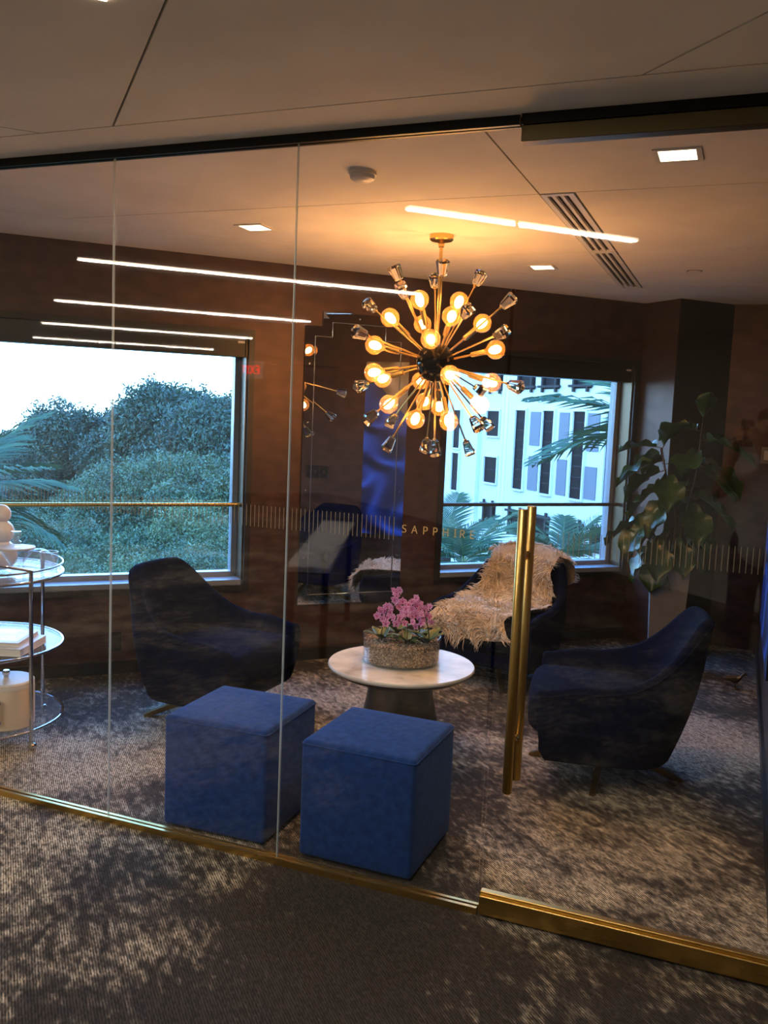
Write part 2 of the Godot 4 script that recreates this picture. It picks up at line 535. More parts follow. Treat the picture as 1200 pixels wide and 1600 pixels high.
func make_partition() -> void:
	var w := thing("wall_glass", "frameless glass partition with gold lettering and a band of fine lines", "glass wall", Vector3.ZERO, 0.0, "", "structure")
	var seams := [-4.86, -4.28, -3.56, -2.84, -2.115, -1.395, -0.672]
	for i in 6:
		var x0: float = seams[i] + 0.0013; var x1: float = seams[i + 1] - 0.0013
		var p := part("glass_pane", span(Vector3(x0, 0.012, -0.005), Vector3(x1, CEIL - 0.012, 0.005)), M.glass, w)
		if i < 5: part("glass_joint", span(Vector3(x1, 0.012, -0.005), Vector3(x1 + 0.0026, CEIL - 0.012, 0.005)), M.seam, w)
		var bits := []
		var x := ceilf(x0 / 0.0158) * 0.0158
		while x < minf(x1, -1.0):
			bits.append([span(Vector3(x - 0.0009, 1.17, 0.0052), Vector3(x + 0.0009, 1.243, 0.0058)), Transform3D()])
			x += 0.0158
		if bits.size(): tag(part("line_band", join(bits), M.print_lines, p), "", "", "", "stuff")
		if i == 5:
			var font := SystemFont.new()
			font.font_names = PackedStringArray(["Droid Sans"])
			var widths := [0.0, 0.0298, 0.0625, 0.0915, 0.1205, 0.1535, 0.1700, 0.1990]
			for k in 8:
				var t := TextMesh.new()
				t.text = "SAPPHIRE"[k]
				t.font = font
				t.font_size = 64
				t.pixel_size = 0.00054
				t.depth = 0.0006
				t.horizontal_alignment = HORIZONTAL_ALIGNMENT_LEFT
				part("letter", t, M.lettering, p, T(Vector3(-0.985 + widths[k] * 1.12, 1.208, 0.0056)))
	part("bottom_channel", join([[span(Vector3(-4.85, 0.0, 0.0055), Vector3(-0.672, 0.022, 0.018)), Transform3D()], [span(Vector3(-4.85, 0.0, -0.018), Vector3(-0.672, 0.022, -0.0055)), Transform3D()]]), M.brass, w)
	part("top_channel", join([[span(Vector3(-4.85, CEIL - 0.028, 0.0055), Vector3(-0.672, CEIL, 0.02)), Transform3D()], [span(Vector3(-4.85, CEIL - 0.028, -0.02), Vector3(-0.672, CEIL, -0.0055)), Transform3D()]]), M.black_metal, w)
	# the door
	var d := thing("door_1", "frameless glass door with brass rails and a long brass pull", "door", Vector3(-0.664, 0, 0), 0.0, "", "structure")
	var x1 := 0.86
	var g := part("glass_pane", span(Vector3(0.002, 0.02, -0.005), Vector3(x1, CEIL - 0.05, 0.005)), M.glass, d)
	var bits := []
	var x := 0.175
	while x < x1 - 0.02:
		bits.append([span(Vector3(x - 0.0009, 1.17, 0.0052), Vector3(x + 0.0009, 1.243, 0.0058)), Transform3D()])
		x += 0.0158
	tag(part("line_band", join(bits), M.print_lines, g), "", "", "", "stuff")
	var bottom := part("bottom_rail", join([[rbox(Vector3(x1, 0.062, 0.05), 0.004, 1, Vector3(x1 / 2, 0.039, 0)), Transform3D()], [rbox(Vector3(x1, 0.012, 0.026), 0.003, 1, Vector3(x1 / 2, 0.074, 0)), Transform3D()]]), M.brass, d)
	tag(bottom, "brushed brass bottom rail")
	part("top_rail", rbox(Vector3(x1, 0.046, 0.05), 0.003, 1, Vector3(x1 / 2, CEIL - 0.054, 0)), M.header_bronze, d)
	part("track", span(Vector3(0.0, CEIL - 0.03, -0.028), Vector3(x1, CEIL, 0.028)), M.black_metal, d)
	var hz := 0.058
	for sgn in [1.0, -1.0]:
		var hd := part("handle", tube([Vector3(0.078, 0.435, hz * sgn), Vector3(0.078, 0.437, hz * sgn), Vector3(0.078, 1.303, hz * sgn), Vector3(0.078, 1.305, hz * sgn)], [0.0125, 0.0148, 0.0148, 0.0125], 20), M.brass, d)
		for y in [0.58, 1.16]:
			part("standoff", join([[rod(Vector3(0.078, y, 0.006 * sgn), Vector3(0.078, y, (hz - 0.008) * sgn), 0.0085, 14), Transform3D()], [rod(Vector3(0.078, y, 0.005 * sgn), Vector3(0.078, y, 0.010 * sgn), 0.014, 18), Transform3D()]]), M.brass, hd)

# ------------------------------------------------------------------ ceiling fittings
func make_fittings() -> void:
	# square downlights
	var i := 0
	for p in [[-0.27, -0.48, "by the door"], [-2.27, -1.24, "above the left armchair"], [-1.14, -2.52, "above the sheepskin chair"]]:
		var d := thing("downlight", "small square recessed ceiling downlight " + p[2], "light", Vector3(p[0], CEIL, p[1]), 0.0, "ceiling downlights")
		part("trim", join([[span(Vector3(-0.075, -0.004, -0.075), Vector3(0.075, 0.0, -0.058)), Transform3D()], [span(Vector3(-0.075, -0.004, 0.058), Vector3(0.075, 0.0, 0.075)), Transform3D()],
			[span(Vector3(-0.075, -0.004, -0.058), Vector3(-0.058, 0.0, 0.058)), Transform3D()], [span(Vector3(0.058, -0.004, -0.058), Vector3(0.075, 0.0, 0.058)), Transform3D()]]), M.white_plastic, d)
		part("downlight_lens", span(Vector3(-0.058, -0.003, -0.058), Vector3(0.058, 0.0, 0.058)), M.downlight_glow, d)
		var l := SpotLight3D.new()
		l.name = "downlight_lamp"
		l.light_color = Color(1.0, 0.93, 0.80)
		l.light_energy = L_DOWN[i]
		l.light_size = 0.05
		l.spot_angle = 52.0
		l.spot_angle_attenuation = 0.9
		l.spot_range = 12.0
		l.spot_attenuation = 2.0
		l.shadow_enabled = true
		l.position = Vector3(0, -0.012, 0)
		l.rotation.x = -PI / 2
		d.add_child(l)
		i += 1
	# linear lights of the office: v = x - z, u = x + z
	i = 0
	for p in [[-2.375, -0.4, 1.27], [-5.70, -2.0, 1.27], [-9.2, -2.0, 1.27], [-12.7, -2.0, 1.4], [-16.3, -2.0, 1.5]]:
		var names := ["above the corridor beside the glass", "second from the glass", "third from the glass", "fourth from the glass", "farthest from the glass"]
		var pieces := [[p[1], p[2]]] if i == 0 else [[p[1], (p[1] + p[2]) / 2 - 0.006], [(p[1] + p[2]) / 2 + 0.006, p[2]]]
		var mid: float = (p[1] + p[2]) / 2
		var len: float = (p[2] - p[1]) * 0.70711
		var d := thing("linear_light", "long thin linear ceiling light, " + names[i], "light", Vector3((mid + p[0]) / 2, CEIL, (mid - p[0]) / 2), -PI / 4, "linear office lights")
		for q in pieces:
			var h: float = (q[1] - q[0]) * 0.70711 / 2
			var c: float = ((q[0] + q[1]) / 2 - mid) * 0.70711
			part("light_diffuser", span(Vector3(c - h, -0.004, -0.026), Vector3(c + h, 0.0, 0.026)), M.strip_glow, d)
		var l := AreaLight3D.new()
		l.name = "linear_lamp"
		l.area_size = Vector2(len, 0.05)
		l.area_normalize_energy = true
		l.light_color = Color(1.0, 0.95, 0.87)
		l.light_energy = L_STRIP * (0.4 if i == 0 else 1.0)
		l.area_range = 30.0
		l.area_attenuation = 2.0
		l.shadow_enabled = true
		l.position = Vector3(0, -0.01, 0)
		l.rotation.x = -PI / 2
		d.add_child(l)
		i += 1
	# air diffuser of two lengths
	var ad := thing("air_diffuser", "white three-slot linear air diffuser in the ceiling", "vent", Vector3(-0.7425, CEIL, 0))
	for r in [[-0.892, -2.094], [-2.106, -3.355]]:
		var z0: float = r[0]; var z1: float = r[1]
		var f := part("plenum", span(Vector3(-0.064, 0.016, z1), Vector3(0.064, 0.019, z0)), M.black_plastic, ad)
		part("end_piece", span(Vector3(-0.064, -0.004, z1), Vector3(0.064, 0.004, z1 + 0.03)), M.white_plastic, f)
		part("end_piece", span(Vector3(-0.064, -0.004, z0 - 0.03), Vector3(0.064, 0.004, z0)), M.white_plastic, f)
		for x in [[-0.064, -0.044], [-0.026, -0.012], [0.007, 0.021], [0.04, 0.064]]:
			part("slat", span(Vector3(x[0], -0.004, z1 + 0.03), Vector3(x[1], 0.008, z0 - 0.03)), M.white_plastic, f)
	# smoke detector and sprinkler plates
	var sd := thing("smoke_detector", "round white smoke detector on the ceiling", "detector", Vector3(-1.365, CEIL, -0.445))
	part("base", lathe([[0.0, -0.012], [0.052, -0.012], [0.052, 0.0]], 28), M.white_plastic, sd)
	part("cap", lathe([[0.0, -0.034], [0.03, -0.034], [0.044, -0.026], [0.046, -0.012]], 28), M.white_plastic, sd)
	var sp := thing("sprinkler_plate", "small flat round sprinkler cover on the ceiling", "sprinkler", Vector3(-0.33, CEIL, -2.76))
	part("plate", lathe([[0.0, -0.006], [0.034, -0.006], [0.036, 0.0]], 24), M.white_plastic, sp)
	part("gap_ring", lathe([[0.036, -0.002], [0.043, -0.002], [0.043, 0.0]], 24), M.bronze, sp)
	# exit sign hanging in the office behind the photographer
	var ex := thing("exit_sign", "small red illuminated exit sign hanging in the office", "sign", Vector3(-5.04, 1.94 + 0.06, 6.0), PI)
	part("sign_box", rbox(Vector3(0.30, 0.19, 0.04), 0.006, 1), M.white_plastic, ex)
	part("hanger", rod(Vector3(0, 0.09, 0), Vector3(0, CEIL - 2.0, 0), 0.01), M.white_plastic, ex)
	var font := SystemFont.new()
	font.font_names = PackedStringArray(["Droid Sans"])
	var t := TextMesh.new()
	t.text = "EXIT"; t.font = font; t.font_size = 64; t.pixel_size = 0.0019; t.depth = 0.002
	part("sign_letters", t, M.exit_sign_glow, ex, T(Vector3(0, 0, 0.0215)))

# ------------------------------------------------------------------ chandelier
func make_chandelier() -> void:
	var at := Vector3(-1.43, CEIL, -1.57)
	var c := thing("chandelier", "sputnik chandelier with brass arms, clear globe bulbs and crystal tips", "chandelier", at)
	var hub := Vector3(0, 1.83 - CEIL, 0)
	part("canopy", lathe([[0.0, -0.028], [0.052, -0.028], [0.058, -0.022], [0.058, 0.0]], 32), M.lamp_brass, c)
	part("stem", join([[rod(Vector3(0, -0.028, 0), hub + Vector3(0, 0.085, 0), 0.008, 14), Transform3D()], [lathe([[0.0, -0.06], [0.014, -0.058], [0.016, -0.04], [0.01, -0.028]], 18), Transform3D()]]), M.lamp_brass, c)
	var prof := []
	for k in 25: prof.append([0.096 * sin(PI * k / 24.0), -0.096 * cos(PI * k / 24.0)])
	part("hub_ball", lathe(prof, 40, hub), M.hub, c)
	var bulbs := [Vector3(-0.67, 0.66, 0.34), Vector3(-0.89, 0.23, 0.39), Vector3(-0.84, -0.20, 0.51), Vector3(-0.95, -0.26, -0.16), Vector3(-0.60, -0.68, 0.42), Vector3(-0.15, -0.90, 0.42), Vector3(-0.40, -0.60, -0.70), Vector3(-0.15, -0.68, -0.72), Vector3(0.34, -0.91, 0.25), Vector3(0.77, -0.63, 0.08), Vector3(0.95, -0.29, 0.11), Vector3(0.51, -0.23, 0.83), Vector3(0.97, 0.21, 0.07), Vector3(0.59, 0.66, -0.46), Vector3(0.34, 0.94, 0.02), Vector3(0.43, 0.65, 0.63), Vector3(-0.24, 0.95, 0.22), Vector3(-0.46, 0.66, -0.59), Vector3(0.22, 0.28, 0.93), Vector3(-0.53, -0.25, -0.81)]
	var tips := [Vector3(-0.80, 0.60, -0.07), Vector3(-0.37, 0.88, 0.29), Vector3(-0.11, 0.63, 0.77), Vector3(0.16, 0.90, 0.40), Vector3(-0.19, 0.90, -0.40), Vector3(0.34, 0.90, -0.27), Vector3(0.78, 0.60, 0.17), Vector3(0.53, 0.43, 0.73), Vector3(0.82, 0.26, 0.52), Vector3(0.93, -0.23, 0.29), Vector3(0.21, -0.23, -0.95), Vector3(0.61, -0.61, 0.50), Vector3(0.39, -0.61, -0.69), Vector3(0.29, -0.88, -0.37), Vector3(0.18, -0.87, 0.45), Vector3(-0.21, -0.88, -0.42), Vector3(-0.33, -0.86, 0.39), Vector3(-0.42, -0.59, 0.69), Vector3(-0.64, -0.62, -0.45), Vector3(-0.94, -0.25, -0.24), Vector3(-0.51, 0.22, 0.83)]
	# shared meshes: y runs along the arm from the hub's middle
	var arm := join([[rod(Vector3(0, 0.09, 0), Vector3(0, 0.22, 0), 0.0052, 10), Transform3D()], [lathe([[0.0052, 0.185], [0.0125, 0.188], [0.0135, 0.20], [0.0135, 0.258], [0.0, 0.258]], 16), Transform3D()]])
	var globe := []
	globe.append([0.013, 0.258])
	for k in range(2, 17): globe.append([maxf(0.046 * sin(PI * k / 16.0), 0.0), 0.312 - 0.046 * cos(PI * k / 16.0)])
	var globe_mesh := lathe(globe, 24)
	var core := []
	for k in 11: core.append([0.021 * sin(PI * k / 10.0) * (1.0 - 0.1 * cos(PI * k / 10.0)), 0.308 - 0.032 * cos(PI * k / 10.0)])
	var core_mesh := lathe(core, 16)
	var thin := rod(Vector3(0, 0.09, 0), Vector3(0, 0.432, 0), 0.0042, 8)
	var neck := lathe([[0.0042, 0.418], [0.008, 0.42], [0.008, 0.432], [0.0, 0.432]], 10)
	var gem := crystal_mesh()
	for d in bulbs:
		var f := along(hub, d)
		part("arm", arm, M.lamp_brass, c, f)
		var g := part("bulb", globe_mesh, M.bulb_glass, c, f)
		part("bulb_filament", core_mesh, M.bulb_glow, g)
		var l := OmniLight3D.new()
		l.name = "bulb_lamp"
		l.light_color = Color(1.0, 0.70, 0.40)
		l.light_energy = L_BULB
		l.light_size = 0.02
		l.omni_range = 12.0
		l.omni_attenuation = 2.0
		l.shadow_enabled = true
		l.position = Vector3(0, 0.308, 0)
		g.add_child(l, true)
	for d in tips:
		var f := along(hub, d, 0.6)
		var r := part("crystal_arm", join([[thin, Transform3D()], [neck, Transform3D()]]), M.lamp_brass, c, f)
		part("crystal", gem, M.crystal, r)

func crystal_mesh() -> ArrayMesh:
	# a square tapered block, wider at its outer end, with a chamfered rim
	var st := new_st()
	st.set_smooth_group(-1)
	var rings := []
	for q in [[0.432, 0.0145], [0.436, 0.0175], [0.496, 0.0275], [0.504, 0.0235]]:
		var w: float = q[1]; var c := w * 0.72
		rings.append([Vector3(w, q[0], -c), Vector3(w, q[0], c), Vector3(c, q[0], w), Vector3(-c, q[0], w), Vector3(-w, q[0], c), Vector3(-w, q[0], -c), Vector3(-c, q[0], -w), Vector3(c, q[0], -w)])
	for i in 3:
		for k in 8:
			var k1 := (k + 1) % 8
			quad(st, rings[i][k1], rings[i][k], rings[i + 1][k], rings[i + 1][k1])
	for k in 8:
		var k1 := (k + 1) % 8
		tri(st, Vector3(0, 0.432, 0), rings[0][k], rings[0][k1])
		tri(st, Vector3(0, 0.504, 0), rings[3][k1], rings[3][k])
	return done(st)

# ------------------------------------------------------------------ furniture
func make_ottomans() -> void:
	var body := rbox(Vector3(0.425, 0.42, 0.425), 0.016, 2, Vector3(0, 0.218, 0), 0.006)
	var pipe := []
	for k in 4:
		var t := TAU * k / 4 + PI / 4
		for j in 4:
			var a := t - PI / 4 + (PI / 2) * j / 3.0
			pipe.append(Vector3(cos(t) * 0.279 + cos(a) * 0.016, 0.414, sin(t) * 0.279 + sin(a) * 0.016))
	var seam := tube(pipe, 0.0028, 6, true)
	for p in [[-1.705, -0.275, 0.03, "blue velvet cube ottoman nearer the bar cart"], [-1.135, -0.28, -0.01, "blue velvet cube ottoman nearer the glass door"]]:
		var o := thing("ottoman", p[3], "ottoman", Vector3(p[0], 0, p[1]), p[2], "cube ottomans by the glass")
		part("upholstery", body, M.velvet, o)
		part("piping", seam, M.velvet, o)
		for x in [-0.17, 0.17]:
			for z in [-0.17, 0.17]: part("glide", lathe([[0.0, 0.0], [0.014, 0.0], [0.014, 0.01], [0.0, 0.01]], 12, Vector3(x, 0, z)), M.black_plastic, o)

# the shell's plan: u runs 0 (left arm front) .. 1 (right arm front) round the back; +z is the way the chair faces
func shell_at(u: float) -> Dictionary:
	var q := absf(u - 0.5) * 2.0         # 0 at the middle of the back, 1 at the arm's front
	var sx := -1.0 if u < 0.5 else 1.0
	var x: float; var z: float
	if q < 0.68:
		var ph := q / 0.68 * PI / 2
		x = pow(sin(ph), 0.72); z = -pow(maxf(cos(ph), 0.0), 0.72)
	else:
		x = 1.0; z = (q - 0.68) / 0.32
	var h := lerpf(0.465, 0.755, 1.0 - smoothstep(0.16, 0.74, q)) - 0.03 * smoothstep(0.8, 1.0, q)
	var back := 1.0 - smoothstep(0.1, 0.85, q)
	var top := Vector3(sx * x * (0.365 - 0.035 * back), h, (z * 0.30 if z > 0 else z * 0.415))
	var low := Vector3(sx * x * 0.335, 0.135, (z * 0.27 if z > 0 else z * 0.275))
	return {"top": top, "low": low, "q": q}

func make_chair_meshes() -> Dictionary:
	var n := 56
	var rows := []
	var rim := []
	for i in n + 1:
		var u := float(i) / n
		var s := shell_at(u)
		var s2 := shell_at(clampf(u + 0.004, 0, 1)); var s1 := shell_at(clampf(u - 0.004, 0, 1))
		var dir: Vector3 = s2.top - s1.top
		dir.y = 0
		var out := Vector3(-dir.z, 0, dir.x).normalized()     # u runs left, back, right: outwards
		if out.dot(Vector3(s.top.x, 0, s.top.z - 0.1)) < 0: out = -out
		var top: Vector3 = s.top; var low: Vector3 = s.low
		var row := []
		for k in 7:
			var t := k / 6.0
			row.append(low.lerp(top, t) + out * (0.03 * sin(PI * t) * (1.0 - 0.3 * t)) - Vector3(0, 0.028 * t, 0))
		var th := 0.052
		var mid := top - out * th / 2 - Vector3(0, 0.028, 0)
		for k in range(1, 7):
			var a := PI * k / 6.0
			row.append(mid + out * cos(a) * th / 2 + Vector3.UP * sin(a) * 0.028)
		for k in range(1, 6):
			var t := k / 5.0
			row.append((mid - out * th / 2).lerp(Vector3(low.x * 0.8, 0.30, low.z * 0.78), t) - out * 0.02 * sin(PI * t))
		rim.append(top + out * 0.002 - Vector3(0, 0.024, 0))
		rows.append(row)
	# rounded arm fronts: rings that shrink towards the middle of the end section
	var first := []; var last := []
	for e in [0, n]:
		var sec: Array = rows[e]
		var m := Vector3.ZERO
		for p in sec: m += p
		m /= sec.size()
		var caps := []
		for q in [[0.86, 0.014], [0.5, 0.024], [0.0, 0.026]]:
			var r := []
			for p in sec: r.append(m + (p - m) * q[0] + Vector3(0, 0, q[1]))
			caps.append(r)
		if e == 0: first = caps
		else: last = caps
	first.reverse()
	var all := first + rows + last
	var shell := sheet(all)
	# base pan
	var plan := PackedVector2Array()
	for i in n + 1:
		var s := shell_at(float(i) / n)
		plan.append(Vector2(s.low.x * 0.985, s.low.z * 0.985))
	var pan := prism(plan, 0.128, 0.24)
	var seat := rbox(Vector3(0.585, 0.17, 0.565), 0.055, 4, Vector3(0, 0.306, 0.06), 0.016)
	var front := rbox(Vector3(0.60, 0.16, 0.50), 0.03, 2, Vector3(0, 0.21, 0.045))
	# channel seams on the outer back
	var ribs := []
	for k in 9:
		var u := 0.5 + (k - 4) * 0.035
		var s := shell_at(u)
		var o := Vector3(s.top.x * 0.5, 0, -1).normalized()
		var path := []
		for j in 7:
			var t := j / 6.0
			path.append(s.low.lerp(s.top, t) + o * (0.03 * sin(PI * t) * (1.0 - 0.3 * t) - 0.0008) - Vector3(0, 0.028 * t, 0))
		ribs.append([tube(path, 0.003, 5), Transform3D()])
	# a flat tapering leg from the hub to the floor
	var st := new_st()
	st.set_smooth_group(-1)
	var sec := []
	for q in [[0.02, 0.118, 0.090, 0.017], [0.30, 0.030, 0.006, 0.013], [0.345, 0.012, 0.0, 0.011]]:
		sec.append([Vector3(-q[3], q[2], q[0]), Vector3(q[3], q[2], q[0]), Vector3(q[3], q[1], q[0]), Vector3(-q[3], q[1], q[0])])
	for i in 2:
		for k in 4: quad(st, sec[i][(k + 1) % 4], sec[i][k], sec[i + 1][k], sec[i + 1][(k + 1) % 4])
	quad(st, sec[2][0], sec[2][1], sec[2][2], sec[2][3])
	quad(st, sec[0][3], sec[0][2], sec[0][1], sec[0][0])
	return {"shell": shell, "piping": tube(rim, 0.0045, 6), "pan": pan, "seat": seat, "front": front, "ribs": join(ribs), "leg": done(st), "hub": lathe([[0.0, 0.07], [0.03, 0.072], [0.034, 0.09], [0.034, 0.13]], 20)}

func make_chairs() -> void:
	var q := make_chair_meshes()
	var spots := [
		[Vector3(-2.45, 0, -1.24), Vector2(1.0, 0.02), PI / 4 - 0.06, "navy velvet swivel armchair standing under the treetop window"],
		[Vector3(-0.48, 0, -1.43), Vector2(-0.985, 0.17), 0.0, "navy velvet swivel armchair beside the blue picture wall"],
		[Vector3(-1.30, 0, -2.62), Vector2(-0.25, 0.97), 0.35, "navy swivel armchair under a sheepskin throw"]]
	for s in spots:
		var face: Vector2 = s[1]
		var turn := atan2(face.x, face.y)
		var c := thing("swivel_armchair", s[3], "armchair", s[0], turn, "velvet swivel armchairs")
		var sh := part("shell", q.shell, M.chair_velvet, c)
		part("piping", q.piping, M.chair_velvet, sh)
		part("channel_seams", q.ribs, M.chair_velvet, sh)
		part("base_pan", q.pan, M.chair_velvet, c)
		part("seat_cushion", q.seat, M.chair_velvet, c)
		part("front_rail", q.front, M.chair_velvet, c)
		part("swivel_hub", q.hub, M.dark_leg, c)
		for k in 4: part("leg", q.leg, M.dark_leg, c, T(Vector3.ZERO, s[2] - turn + PI / 2 * k))

func make_table() -> void:
	var t := thing("cocktail_table", "round white marble table on a flared bronze pedestal", "table", Vector3(-1.40, 0, -1.19))
	var m := mat("marble", Color.WHITE, 0.16)
	m.albedo_texture = noise_tex(0.006, Color(0.62, 0.60, 0.56), Color(0.93, 0.91, 0.87), 6, 17, 512, 0.3)
	triplanar(m, Vector3.ONE * 1.3)
	part("marble_top", lathe([[0.0, 0.398], [0.325, 0.398], [0.337, 0.402], [0.342, 0.41], [0.342, 0.414], [0.338, 0.42], [0.0, 0.42]], 72), m, t)
	part("under_ring", lathe([[0.0, 0.378], [0.30, 0.378], [0.318, 0.388], [0.325, 0.398]], 64), M.bronze, t)
	var prof := [[0.0, 0.0], [0.21, 0.0], [0.212, 0.006]]
	for k in 13:
		var y := 0.012 + 0.366 * k / 12.0
		prof.append([0.208 - 0.062 * smoothstep(0.0, 1.0, pow(k / 12.0, 0.8)), y])
	part("pedestal", lathe(prof, 56), M.bronze, t)

# ------------------------------------------------------------------ things on the walls
func vprism(poly: PackedVector2Array, d0: float, d1: float) -> ArrayMesh:   # polygon in (across, up), thickness along z
	var p := PackedVector2Array()
	for q in poly: p.append(Vector2(q.x, -q.y))
	return join([[prism(p, d0, d1), Transform3D(Basis(Vector3.RIGHT, PI / 2), Vector3.ZERO)]])

func make_mirror() -> void:
	var outer := [Vector2(-0.35, 0), Vector2(0.35, 0), Vector2(0.35, 1.73), Vector2(0.24, 1.73), Vector2(0.24, 1.82), Vector2(-0.24, 1.82), Vector2(-0.24, 1.73), Vector2(-0.35, 1.73)]
	var w := 0.062
	var inner := [Vector2(-0.35 + w, w), Vector2(0.35 - w, w), Vector2(0.35 - w, 1.73 - w), Vector2(0.24 - w, 1.73 - w), Vector2(0.24 - w, 1.82 - w), Vector2(-0.24 + w, 1.82 - w), Vector2(-0.24 + w, 1.73 - w), Vector2(-0.35 + w, 1.73 - w)]
	var m := thing("wall_mirror", "tall mirror with stepped top corners hanging between the two windows", "mirror", fw(0.20, 0.36, 0.0), PI / 4)
	part("backing", vprism(PackedVector2Array(outer), 0.001, 0.012), M.black_trim, m)
	part("mirror_glass", vprism(PackedVector2Array(inner), 0.012, 0.0165), M.mirror, m)
	var bead := []
	for p in inner: bead.append(Vector3(p.x, p.y, 0.0175))
	for i in 8:
		var a: Vector2 = outer[i]; var b: Vector2 = outer[(i + 1) % 8]; var c: Vector2 = inner[(i + 1) % 8]; var d: Vector2 = inner[i]
		var st := new_st()
		st.set_smooth_group(-1)
		var f := [Vector3(a.x, a.y, 0.0177), Vector3(b.x, b.y, 0.0177), Vector3(c.x, c.y, 0.0172), Vector3(d.x, d.y, 0.0172)]
		quad(st, f[0], f[1], f[2], f[3])
		for k in 4:
			var p: Vector3 = f[k]; var q: Vector3 = f[(k + 1) % 4]
			quad(st, Vector3(p.x, p.y, 0.012), Vector3(q.x, q.y, 0.012), q, p)
		var strip := part("frame_strip", done(st), M.mirror, m)
		part("bead", rod(Vector3(d.x, d.y, 0.0185), Vector3(c.x, c.y, 0.0185), 0.0026, 6), M.mirror_edge, strip)
	for y in [0.30, 0.72, 1.14, 1.5]:
		for sx in [-1.0, 1.0]:
			part("stud", join([[lathe([[0.007, 0.0], [0.0055, 0.004], [0.0, 0.0055]], 10), Transform3D(Basis(Vector3.RIGHT, PI / 2), Vector3(sx * 0.319, y, 0.0165))], [span(Vector3(sx * 0.319 - 0.03, y - 0.001, 0.0145), Vector3(sx * 0.319 + 0.03, y + 0.001, 0.0185)), Transform3D()]]), M.mirror_edge, m)
	for x in [-0.0]:
		for y in [0.031, 1.789]:
			part("stud", join([[lathe([[0.007, 0.0], [0.0055, 0.004], [0.0, 0.0055]], 10), Transform3D(Basis(Vector3.RIGHT, PI / 2), Vector3(x, y, 0.0165))]]), M.mirror_edge, m)

func make_picture() -> void:
	# a print of blue and cream satin drapery
	var n := 384
	var im := Image.create_empty(n, n, false, Image.FORMAT_RGB8)
	var warp := noise(0.006, FastNoiseLite.TYPE_SIMPLEX_SMOOTH, 2, 41)
	for y in n:
		for x in n:
			var u := float(x) / n; var v := float(y) / n
			var g := warp.get_noise_2d(x, y)
			var edge := 0.02 + 1.55 * u - 1.2 * u * u + 0.10 * g
			var fold := 0.5 + 0.5 * sin((v * 1.2 - u * 0.75) * 15.0 + g * 7.0)
			var fine := 0.5 + 0.5 * sin((v + u * 0.4) * 34.0 + g * 11.0)
			var c: Color
			if v < edge: c = Color(0.28, 0.22, 0.17).lerp(Color(0.80, 0.74, 0.66), pow(0.7 * fold + 0.3 * fine, 1.5))
			else: c = Color(0.03, 0.06, 0.22).lerp(Color(0.20, 0.38, 0.86), pow(0.75 * fold + 0.25 * fine, 1.4))
			im.set_pixel(x, y, c)
	var m := mat("drapery_print", Color.WHITE, 0.35)
	m.albedo_texture = ImageTexture.create_from_image(im)
	var p := thing("picture", "large unframed print of blue and cream satin folds on the side wall", "picture", Vector3(0.205, 0.47, -2.36), -PI / 2)
	part("canvas", span(Vector3(-0.79, 0.0, 0.002), Vector3(0.79, 1.58, 0.034)), M.black_trim, p)
	var st := new_st()
	st.set_smooth_group(-1)
	var q := [Vector3(-0.79, 0.0, 0.035), Vector3(0.79, 0.0, 0.035), Vector3(0.79, 1.58, 0.035), Vector3(-0.79, 1.58, 0.035)]
	var uv := [Vector2(1, 1), Vector2(0, 1), Vector2(0, 0), Vector2(1, 0)]
	for o in [0, 2, 1, 0, 3, 2]:
		st.set_uv(uv[o]); st.add_vertex(q[o])
	part("printed_face", done(st), m, p)

func make_plates() -> void:
	for p in [[-1.25, 0.13, "black wall outlet under the treetop window"], [1.65, 0.165, "black wall outlet under the building window"]]:
		var o := thing("wall_outlet", p[2], "outlet", fw(p[0], p[1], 0.0), PI / 4, "wall outlets")
		part("plate", rbox(Vector3(0.075, 0.118, 0.006), 0.002, 1, Vector3(0, 0.059, 0.0032)), M.black_plastic, o)
		for y in [0.037, 0.081]: part("socket", rbox(Vector3(0.034, 0.030, 0.003), 0.001, 1, Vector3(0, y, 0.0072)), M.black_trim, o)
	var s := thing("light_switch", "pale light switch plate on the brown end wall", "switch", Vector3(0.155, 1.34, -4.198))
	part("plate", rbox(Vector3(0.07, 0.115, 0.006), 0.002, 1, Vector3(0, 0.0575, 0.0032)), mat("switch_grey", Color(0.50, 0.49, 0.46), 0.4), s)
	part("rocker", rbox(Vector3(0.033, 0.066, 0.005), 0.0015, 1, Vector3(0, 0.0575, 0.0075)), M.white_plastic, s)
	var c := thing("control_panel", "black double control panel on the side wall beside the picture", "switch", Vector3(0.205, 0.95, -1.12), -PI / 2)
	for x in [-0.045, 0.045]:
		var f := part("plate", rbox(Vector3(0.08, 0.12, 0.008), 0.002, 1, Vector3(x, 0.06, 0.0042)), M.black_plastic, c)
		part("knob", lathe([[0.014, 0.0], [0.013, 0.01], [0.0, 0.011]], 14), M.bronze, f, Transform3D(Basis(Vector3.RIGHT, PI / 2), Vector3(x, 0.06, 0.008)))

